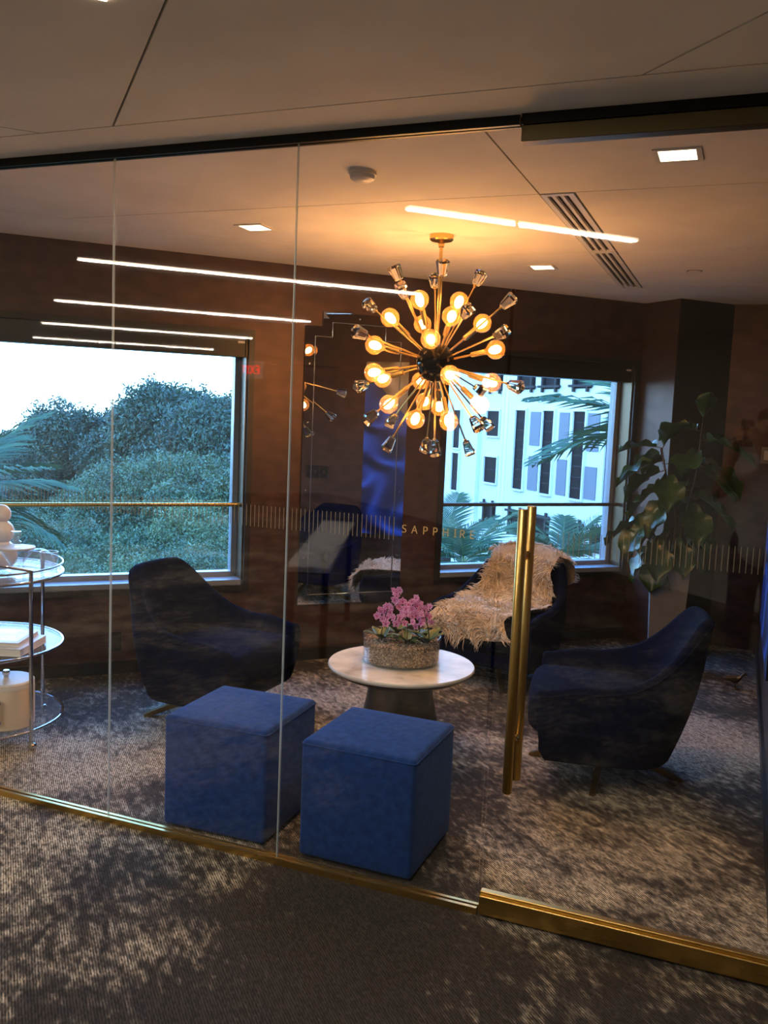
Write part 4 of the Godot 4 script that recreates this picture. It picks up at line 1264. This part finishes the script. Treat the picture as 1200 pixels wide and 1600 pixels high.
# ------------------------------------------------------------------ the photographer, seen mirrored in the glass
# bones [a, b, radius at a, radius at b] joined by a smooth minimum and meshed as surface nets
func flesh(bones: Array, cell: float, k: float) -> ArrayMesh:
	var lo := Vector3.ONE * 1e9; var hi := -lo
	for b in bones:
		var r: float = maxf(b[2], b[3]) + k + cell * 3
		lo = lo.min(b[0] - Vector3.ONE * r).min(b[1] - Vector3.ONE * r)
		hi = hi.max(b[0] + Vector3.ONE * r).max(b[1] + Vector3.ONE * r)
	var n := Vector3i(((hi - lo) / cell).ceil()) + Vector3i.ONE
	var g := PackedFloat32Array()
	g.resize(n.x * n.y * n.z)
	g.fill(1.0)
	for b in bones:
		var r: float = maxf(b[2], b[3]) + k + cell * 2
		var a: Vector3 = b[0]; var ba: Vector3 = b[1] - b[0]
		var l2 := maxf(ba.length_squared(), 1e-8)
		var p0 := Vector3i(((a.min(b[1]) - Vector3.ONE * r - lo) / cell).floor()).clamp(Vector3i.ZERO, n - Vector3i.ONE)
		var p1 := Vector3i(((a.max(b[1]) + Vector3.ONE * r - lo) / cell).ceil()).clamp(Vector3i.ZERO, n - Vector3i.ONE)
		for z in range(p0.z, p1.z + 1):
			for y in range(p0.y, p1.y + 1):
				for x in range(p0.x, p1.x + 1):
					var p := lo + Vector3(x, y, z) * cell - a
					var t := clampf(p.dot(ba) / l2, 0.0, 1.0)
					var d: float = (p - ba * t).length() - lerpf(b[2], b[3], t)
					var i := x + n.x * (y + n.y * z)
					var o := g[i]
					var h := maxf(k - absf(o - d), 0.0) / k
					g[i] = minf(o, d) - h * h * k * 0.25
	var st := new_st()
	st.set_smooth_group(1)
	var at := {}
	for z in n.z - 1:
		for y in n.y - 1:
			for x in n.x - 1:
				var i := x + n.x * (y + n.y * z)
				var s0 := g[i] < 0.0
				var same := true
				var c := [i, i + 1, i + n.x, i + n.x + 1, i + n.x * n.y, i + n.x * n.y + 1, i + n.x * n.y + n.x, i + n.x * n.y + n.x + 1]
				for q in c:
					if (g[q] < 0.0) != s0: same = false; break
				if same: continue
				var sum := Vector3.ZERO; var m := 0
				for e in [[0, 1], [2, 3], [4, 5], [6, 7], [0, 2], [1, 3], [4, 6], [5, 7], [0, 4], [1, 5], [2, 6], [3, 7]]:
					var u := g[c[e[0]]]; var v := g[c[e[1]]]
					if (u < 0.0) == (v < 0.0): continue
					var t := u / (u - v)
					var pa := Vector3(e[0] & 1, (e[0] >> 1) & 1, e[0] >> 2); var pb := Vector3(e[1] & 1, (e[1] >> 1) & 1, e[1] >> 2)
					sum += pa.lerp(pb, t); m += 1
				at[i] = lo + (Vector3(x, y, z) + sum / m) * cell
	var sx := 1; var sy := n.x; var sz := n.x * n.y
	for i in at:
		for ax in [[sx, sy, sz], [sy, sz, sx], [sz, sx, sy]]:
			var u := g[i]; var v := g[i + ax[0]]
			if (u < 0.0) == (v < 0.0): continue
			var q := [i, i - ax[1], i - ax[1] - ax[2], i - ax[2]]
			if not (at.has(q[1]) and at.has(q[2]) and at.has(q[3])): continue
			if u < 0.0: quad(st, at[q[0]], at[q[1]], at[q[2]], at[q[3]])
			else: quad(st, at[q[3]], at[q[2]], at[q[1]], at[q[0]])
	return done(st)

func make_person() -> void:
	var p := thing("person", "person in a grey T-shirt and dark trousers holding up a phone", "person", Vector3(0.153, 0, 3.045), atan2(-0.3654, -0.9248))
	var V := func(x, y, z): return Vector3(x, y, z)
	var body := [[Vector3(0, 0.95, 0), Vector3(0, 1.10, 0), 0.125, 0.115], [Vector3(0, 1.10, 0), Vector3(0, 1.28, 0), 0.115, 0.13], [Vector3(-0.13, 1.36, -0.01), Vector3(0.13, 1.36, -0.01), 0.055, 0.055], [Vector3(0, 1.34, -0.01), Vector3(0, 1.47, 0.005), 0.06, 0.05],
		[Vector3(0, 1.575, 0.02), Vector3(0, 1.60, 0.01), 0.078, 0.085], [Vector3(0, 1.50, 0.055), Vector3(0, 1.56, 0.045), 0.05, 0.06], [Vector3(0, 1.575, 0.105), Vector3(0, 1.548, 0.122), 0.008, 0.014]]
	var shirt := [[Vector3(-0.03, 0.90, 0), Vector3(-0.03, 1.10, 0), 0.135, 0.125], [Vector3(0.03, 0.90, 0), Vector3(0.03, 1.10, 0), 0.135, 0.125], [Vector3(-0.035, 1.10, 0), Vector3(-0.04, 1.29, 0), 0.125, 0.135], [Vector3(0.035, 1.10, 0), Vector3(0.04, 1.29, 0), 0.125, 0.135], [Vector3(-0.15, 1.36, -0.01), Vector3(0.15, 1.36, -0.01), 0.068, 0.068]]
	var trousers := [[Vector3(-0.05, 0.92, 0), Vector3(0.05, 0.92, 0), 0.125, 0.125]]
	var shoes := []
	var hands := []
	for s in [-1.0, 1.0]:
		body += [[Vector3(0.175 * s, 1.36, -0.01), Vector3(0.21 * s, 1.21, 0.18), 0.052, 0.041], [Vector3(0.21 * s, 1.21, 0.18), Vector3(0.088 * s, 1.43, 0.325), 0.041, 0.028], [Vector3(0.088 * s, 1.43, 0.325), Vector3(0.072 * s, 1.475, 0.362), 0.028, 0.026], [Vector3(0.07 * s, 1.59, 0.0), Vector3(0.083 * s, 1.56, -0.005), 0.012, 0.014],
			[Vector3(0.09 * s, 0.9, 0), Vector3(0.1 * s, 0.48, 0.02), 0.085, 0.058], [Vector3(0.1 * s, 0.48, 0.02), Vector3(0.1 * s, 0.09, -0.01), 0.056, 0.038], [Vector3(0.1 * s, 0.06, -0.02), Vector3(0.115 * s, 0.045, 0.15), 0.04, 0.03]]
		shirt.append([Vector3(0.175 * s, 1.36, -0.01), Vector3(0.203 * s, 1.25, 0.125), 0.07, 0.066])
		trousers += [[Vector3(0.09 * s, 0.88, 0), Vector3(0.1 * s, 0.48, 0.02), 0.098, 0.075], [Vector3(0.1 * s, 0.48, 0.02), Vector3(0.1 * s, 0.12, -0.01), 0.074, 0.062]]
		shoes.append([[Vector3(0.1 * s, 0.055, -0.035), Vector3(0.115 * s, 0.044, 0.165), 0.047, 0.038], [Vector3(0.1 * s, 0.09, -0.02), Vector3(0.105 * s, 0.06, 0.05), 0.045, 0.042]])
		# the hand: a palm beside the phone, four bent fingers behind it, the thumb on its front edge
		hands += [[Vector3(0.072 * s, 1.47, 0.360), Vector3(0.056 * s, 1.535, 0.378), 0.026, 0.023]]
		for k in 4:
			var y := 1.505 + 0.021 * k
			var l: float = [0.9, 1.0, 1.05, 0.8][k]
			hands += [[Vector3(0.058 * s, y, 0.386), Vector3((0.058 - 0.018 * l) * s, y + 0.008, 0.398), 0.0095, 0.0088], [Vector3((0.058 - 0.018 * l) * s, y + 0.008, 0.398), Vector3((0.058 - 0.044 * l) * s, y + 0.012, 0.401), 0.0088, 0.0075]]
		hands += [[Vector3(0.064 * s, 1.50, 0.368), Vector3(0.052 * s, 1.535, 0.362), 0.012, 0.010], [Vector3(0.052 * s, 1.535, 0.362), Vector3(0.032 * s, 1.555, 0.366), 0.010, 0.008]]
	var skin := mat("skin", Color(0.72, 0.54, 0.44), 0.55)
	# the figure: body and hands in one mesh
	part("body", join([[flesh(body, 0.013, 0.035), Transform3D()], [flesh(hands, 0.0045, 0.008), Transform3D()]]), skin, p)
	part("shirt", flesh(shirt, 0.014, 0.05), mat("grey_jersey", Color(0.74, 0.74, 0.73), 0.9), p)
	part("trousers", flesh(trousers, 0.014, 0.03), mat("dark_denim", Color(0.13, 0.14, 0.17), 0.9), p)
	for q in shoes: part("shoe", flesh(q, 0.01, 0.02), M.black_plastic, p)
	part("hair", flesh([[Vector3(0, 1.63, 0.0), Vector3(0, 1.60, -0.03), 0.086, 0.088], [Vector3(0, 1.56, -0.05), Vector3(0, 1.52, -0.05), 0.06, 0.05], [Vector3(-0.04, 1.655, 0.05), Vector3(0.04, 1.655, 0.05), 0.03, 0.03]], 0.011, 0.03), mat("dark_hair", Color(0.09, 0.07, 0.06), 0.6), p)
	for s in [-1.0, 1.0]:
		part("eye", lathe([[0.0, -0.011], [0.008, -0.007], [0.011, 0.0], [0.008, 0.007], [0.0, 0.011]], 10, Vector3(0.031 * s, 1.585, 0.088)), M.white_plastic, p)
	part("mouth", rbox(Vector3(0.042, 0.01, 0.012), 0.004, 1, Vector3(0, 1.515, 0.101)), mat("lips", Color(0.55, 0.32, 0.29), 0.5), p)
	var ph := thing("phone", "black smartphone held up by the person in grey", "phone", Vector3(0, 1.475, 2.655) + Vector3(0.3654, 0, 0.9248) * 0.036, atan2(-0.3654, -0.9248))
	part("case", rbox(Vector3(0.072, 0.148, 0.009), 0.004, 2, Vector3(0, 0.074, 0)), M.black_plastic, ph)

# ------------------------------------------------------------------ outside
func make_outside() -> void:
	var gm := mat("ground", Color(0.20, 0.26, 0.14), 0.95)
	gm.albedo_texture = noise_tex(0.02, Color(0.6, 0.65, 0.55), Color.WHITE, 5, 51, 256)
	triplanar(gm, Vector3.ONE * 0.06, true)
	one("ground", prism(PackedVector2Array([Vector2(-160, -160), Vector2(80, -160), Vector2(80, -8), Vector2(-8, -8), Vector2(-8, 80), Vector2(-160, 80)]), -9.3, -9.0), gm, "grassy ground far below the windows", "ground", Transform3D(), "", "structure")
	# leaf cluster
	var st := new_st()
	st.set_smooth_group(-1)
	var r := RandomNumberGenerator.new()
	r.seed = 77
	for k in 46:
		var c := Vector3(r.randf_range(-1, 1), r.randf_range(-0.8, 0.8), r.randf_range(-1, 1)) * 0.36
		var b := Basis.from_euler(Vector3(r.randf() * 6.28, r.randf() * 6.28, r.randf() * 6.28))
		var l := r.randf_range(0.055, 0.10)
		var q := [c + b * Vector3(0, 0, -l), c + b * Vector3(l * 0.45, 0.02, 0), c + b * Vector3(0, 0, l), c + b * Vector3(-l * 0.45, 0.02, 0)]
		quad(st, q[0], q[1], q[2], q[3])
	var cluster := done(st)
	var lm := mat("tree_leaf", Color.WHITE, 0.55)
	lm.vertex_color_use_as_albedo = true
	lm.backlight_enabled = true
	lm.backlight = Color(0.25, 0.3, 0.15)
	var bark := mat("bark", Color(0.20, 0.16, 0.13), 0.9)
	# [x, crown top, z, crown radius, clusters, tone]
	var trees := [
		[-16.9, 2.2, -22.2, 3.6, 2600, 0, "tall dark tree at the skyline with a domed crown"], [-19.6, 1.4, -21.3, 3.0, 1700, 0, "dark tree left of the domed skyline tree"], [-13.4, 1.75, -20.6, 3.2, 2200, 0, "dark tree in front of the window jamb at the skyline"],
		[-12.9, 0.35, -13.9, 2.1, 1600, 1, "mid green tree in front of the skyline trees"], [-9.9, 0.6, -13.6, 2.0, 1600, 1, "mid green tree beside the window jamb"], [-8.9, -0.05, -10.6, 1.5, 1200, 2, "light green tree standing close below the window"],
		[-7.6, -0.35, -5.95, 1.2, 900, 2, "light green bush top below the palm"], [-6.9, -0.2, -7.5, 1.2, 1000, 1, "green bush top behind the left armchair"], [-6.3, -0.45, -8.1, 1.1, 900, 2, "light green bush top by the window corner"], [-10.9, -0.4, -9.3, 1.6, 1100, 1, "mid green tree behind the palm"],
		[-28.9, 0.5, -27.8, 3.0, 800, 0, "distant tree farthest along the skyline beyond the palm"], [-25.2, 0.9, -26.2, 2.8, 900, 0, "distant tree between the palm and the domed skyline tree"], [-34.0, 0.2, -26.0, 3.4, 700, 0, "lowest distant tree hidden beyond the palm"]]
	var tones := [[Color(0.016, 0.040, 0.024), Color(0.046, 0.084, 0.044)], [Color(0.028, 0.060, 0.026), Color(0.082, 0.122, 0.048)], [Color(0.05, 0.088, 0.032), Color(0.14, 0.175, 0.065)]]
	for t in trees:
		var R: float = t[3]
		var top: float = t[1]
		var o := thing("tree", t[6], "tree", Vector3(t[0], -9.0, t[2]), 0.0, "trees outside the window")
		var cy := top - R * 0.8 + 9.0
		part("trunk", tube([Vector3(0, 0, 0), Vector3(0.1, cy * 0.5, 0.05), Vector3(0, cy, 0)], [0.28, 0.22, 0.12], 10), bark, o)
		var blobs := []
		for k in 16:
			var a := rng.randf() * TAU
			blobs.append([Vector3(cos(a) * R * rng.randf_range(0.3, 0.95), cy + R * rng.randf_range(-0.6, 0.5), sin(a) * R * rng.randf_range(0.3, 0.95)), R * rng.randf_range(0.2, 0.42)])
		blobs.append([Vector3(0, cy + R * 0.30, 0), R * 0.48])
		var where := []; var tints := []
		var sc := clampf(R / 3.0, 0.4, 1.2) * 0.62
		for k in int(t[4] * 2.6):
			var bl: Array = blobs[rng.randi() % blobs.size()]
			var d := Vector3(rng.randfn(), rng.randfn(), rng.randfn()).normalized()
			if d.y < -0.4: d.y = -d.y * 0.5
			var p: Vector3 = bl[0] + d * bl[1] * rng.randf_range(0.72, 1.05)
			where.append(Transform3D(Basis.from_euler(Vector3(rng.randf() * 6, rng.randf() * 6, 0)).scaled(Vector3.ONE * sc * rng.randf_range(0.7, 1.25)), p))
			var pal: Array = tones[t[5]]
			tints.append(pal[0].lerp(pal[1], rng.randf()))
		for k in 4:
			var bl: Array = blobs[k]
			part("branch", tube([Vector3(0, cy - R * 0.5, 0), bl[0]], [0.1, 0.03], 6), bark, o)
		many("foliage", cluster, lm, o, where, tints)
	# palms
	var pm := mat("palm_leaf", Color.WHITE, 0.7)
	pm.vertex_color_use_as_albedo = true
	pm.backlight_enabled = true
	pm.backlight = Color(0.15, 0.2, 0.1)
	pm.metallic_specular = 0.25
	var fronds := [palm_frond(1), palm_frond(2), palm_frond(3)]
	var n := 0
	for p in [[Vector3(-9.0, 0.40, -5.6), 1.45, 15, "feather palm with arching fronds outside the treetop window"], [Vector3(-0.95, 1.5, -10.4), 1.9, 15, "feather palm reaching across the white building"],
			[Vector3(-3.35, -0.35, -8.8), 0.95, 16, "spiky palm top behind the sheepskin chair"], [Vector3(-2.35, -0.45, -10.5), 0.95, 16, "spiky palm top behind the door pull"], [Vector3(-4.4, -0.6, -11.2), 1.1, 16, "spiky palm top beside the window's left jamb"]]:
		var o := thing("palm", p[3], "palm", Vector3(p[0].x, -9.0, p[0].z), n * 0.8, "palms outside the windows")
		var h: float = p[0].y + 9.0
		part("trunk", tube([Vector3(0.2, 0, 0), Vector3(0.1, h * 0.5, 0), Vector3(0, h, 0)], [0.22, 0.17, 0.13], 12), bark, o)
		for k in int(p[2]):
			var a: float = k * 2.4
			var up: float = lerpf(-1.2, 0.15, float(k) / p[2])
			part("frond", fronds[k % 3], pm, o, Transform3D((Basis(Vector3.UP, a) * Basis(Vector3.RIGHT, up)).scaled(Vector3.ONE * p[1] * rng.randf_range(0.85, 1.1)), Vector3(0, h, 0)))
		n += 1
	make_building()

func palm_frond(s: int) -> ArrayMesh:
	var r := RandomNumberGenerator.new()
	r.seed = s
	var st := new_st()
	st.set_smooth_group(-1)
	var g := Color(0.024, 0.062, 0.042); var g2 := Color(0.066, 0.12, 0.062)
	var n := 34
	var prev := Vector3.ZERO
	for i in n + 1:
		var t := float(i) / n
		var p := Vector3(0, -0.42 * t * t, t)
		st.set_color(Color(0.20, 0.22, 0.10))
		if i > 0:
			var w := 0.012 * (1.0 - t) + 0.003
			quad(st, prev + Vector3(-w, 0, 0), prev + Vector3(w, 0, 0), p + Vector3(w, 0, 0), p + Vector3(-w, 0, 0))
		prev = p
		if t < 0.12: continue
		for sd in [-1.0, 1.0]:
			var l := 0.42 * pow(sin(PI * clampf(t * 0.9 + 0.08, 0, 1)), 0.6) * r.randf_range(0.85, 1.1)
			var d := Vector3(sd * 0.78, -0.22 + r.randf_range(-0.15, 0.1), 0.62).normalized()
			var m := p + d * l * 0.55
			var e := p + d * l + Vector3(0, -0.16 * l, 0)
			var w := Vector3(0, 0.1, 1).normalized() * 0.011
			st.set_color(g.lerp(g2, r.randf()))
			tri(st, p - w, p + w, m + w * 1.1); tri(st, p - w, m + w * 1.1, m - w * 1.1)
			tri(st, m - w * 1.1, m + w * 1.1, e)
	return done(st)

func make_building() -> void:
	# local x runs into the building, z along its face; the face stands on x = 0
	var b := thing("building", "white stucco building wing with tall dark window slots", "building", Vector3(-9.45, -9.0, -38.25), PI / 4)
	var white := mat("stucco", Color(0.76, 0.77, 0.75), 0.85)
	var dark := mat("dark_window", Color(0.05, 0.055, 0.075), 0.5)
	dark.metallic_specular = 0.15
	var wood := mat("dark_wood", Color(0.08, 0.065, 0.06), 0.8)
	var grey := mat("grey_panel", Color(0.40, 0.39, 0.41), 0.8)
	part("wall", span(Vector3(0.0, 0, -22), Vector3(12, 26, 22)), white, b)
	part("bay", span(Vector3(-0.35, 0, -1.45), Vector3(0.0, 26, 22)), white, b)
	part("pilaster", span(Vector3(-0.2, 0, -4.5), Vector3(0.0, 26, -3.9)), white, b)
	var slots := []
	for k in range(-1, 4):
		var z := -0.05 + 2.25 * k
		if k >= 0: slots.append([z, z + 0.85, -1.5, 2.08, -0.35])
	for q in [[-3.3, -2.1, 0.82, 2.03], [-3.34, -2.11, -1.46, -0.21], [-6.8, -6.05, 0.06, 2.03], [-6.8, -6.05, -2.17, -0.21], [-9.6, -8.4, 0.8, 2.0], [-9.6, -8.4, -1.46, -0.2]]: slots.append([q[0], q[1], q[2], q[3], 0.0])
	for q in slots:
		var x: float = q[4]
		var y0: float = q[2] + 9.0; var y1: float = q[3] + 9.0
		var w := part("window", span(Vector3(x - 0.02, y0, q[0]), Vector3(x + 0.05, y1, q[1])), dark, b)
		part("reveal", join([[span(Vector3(x - 0.10, y0 - 0.08, q[0] - 0.08), Vector3(x, y1 + 0.08, q[0])), Transform3D()], [span(Vector3(x - 0.10, y0 - 0.08, q[1]), Vector3(x, y1 + 0.08, q[1] + 0.08)), Transform3D()], [span(Vector3(x - 0.10, y1, q[0]), Vector3(x, y1 + 0.08, q[1])), Transform3D()], [span(Vector3(x - 0.14, y0 - 0.08, q[0]), Vector3(x, y0, q[1])), Transform3D()]]), white, w)
		var n := int((y1 - y0) / 0.42)
		for k in range(1, n): part("glazing_bar", span(Vector3(x - 0.035, y0 + (y1 - y0) * k / n - 0.015, q[0]), Vector3(x - 0.02, y0 + (y1 - y0) * k / n + 0.015, q[1])), wood, w)
	for q in [[1.16, 1.98, 0.54, 2.03], [1.18, 1.98, -1.45, 0.06], [3.42, 4.12, 0.54, 2.03], [3.42, 4.12, -1.45, 0.06], [5.44, 6.2, -1.43, -0.12], [5.44, 6.2, 0.5, 2.03]]:
		part("wall_panel", span(Vector3(-0.39, q[2] + 9.0, q[0]), Vector3(-0.35, q[3] + 9.0, q[1])), grey, b)
	for q in [[-0.12, 1.35, 3.02, 4.7], [1.87, 3.25, 3.02, 4.7], [4.19, 5.5, 3.02, 4.7], [-3.3, -2.0, 3.0, 4.7], [4.1, 5.55, -3.5, -2.46], [6.05, 7.4, -3.5, -2.46], [1.8, 3.1, -3.5, -2.46], [-0.3, 1.0, -3.5, -2.46], [-3.3, -2.1, -3.5, -2.46]]:
		var x := -0.35 if q[0] > -1.0 else 0.0
		var y0: float = q[2] + 9.0; var y1: float = q[3] + 9.0
		var s := part("shuttered_window", span(Vector3(x - 0.05, y0, q[0]), Vector3(x, y1, q[1])), dark, b)
		for y in [y0 + 0.05, y1 - 0.12]: part("shutter_rail", span(Vector3(x - 0.16, y, q[0] - 0.13), Vector3(x - 0.05, y + 0.1, q[1] + 0.13)), wood, s)
		for z in [q[0] + 0.12, q[1] - 0.24]: part("shutter_post", span(Vector3(x - 0.14, y0 - 0.15, z), Vector3(x - 0.05, y1 + 0.15, z + 0.12)), wood, s)

const L_BULB := 0.072
const L_DOWN := [1.0, 0.6, 0.6]
const L_STRIP := 5.6

func _ready() -> void:
	rng.seed = 20
	# camera
	var cam := Camera3D.new()
	cam.name = "camera"
	cam.fov = 59.365
	cam.near = 0.05
	cam.far = 400.0
	cam.transform = Transform3D(Basis(Vector3(0.92756, 0.04181, -0.37132), Vector3(-0.07805, 0.99348, -0.08312), Vector3(0.36542, 0.10608, 0.92478)), Vector3(0, 1.56, 2.655))
	add_child(cam)
	cam.current = true
	# sky and exposure
	var sky := ProceduralSkyMaterial.new()
	sky.sky_top_color = Color(0.37, 0.65, 1.0)
	sky.sky_horizon_color = Color(0.68, 0.88, 1.0)
	sky.sky_curve = 0.25
	sky.ground_horizon_color = Color(0.68, 0.88, 1.0)
	sky.ground_bottom_color = Color(0.22, 0.28, 0.27)
	sky.ground_curve = 0.03
	sky.sky_energy_multiplier = 3.0
	sky.ground_energy_multiplier = 3.0
	var env := Environment.new()
	env.background_mode = Environment.BG_SKY
	env.sky = Sky.new()
	env.sky.sky_material = sky
	env.tonemap_mode = Environment.TONE_MAPPER_LINEAR
	env.tonemap_exposure = 1.0
	env.sdfgi_enabled = true
	env.ssao_enabled = true
	env.ssil_enabled = true
	var we := WorldEnvironment.new()
	we.name = "environment"
	we.environment = env
	add_child(we)
	make_materials()
	make_carpet()
	make_floor()
	make_walls()
	make_ceiling()
	make_partition()
	make_fittings()
	make_chandelier()
	make_ottomans()
	make_chairs()
	make_table()
	make_bowl()
	make_mirror()
	make_picture()
	make_plates()
	make_sheepskin()
	make_cart()
	make_plant()
	make_bird()
	make_office()
	make_person()
	make_outside()
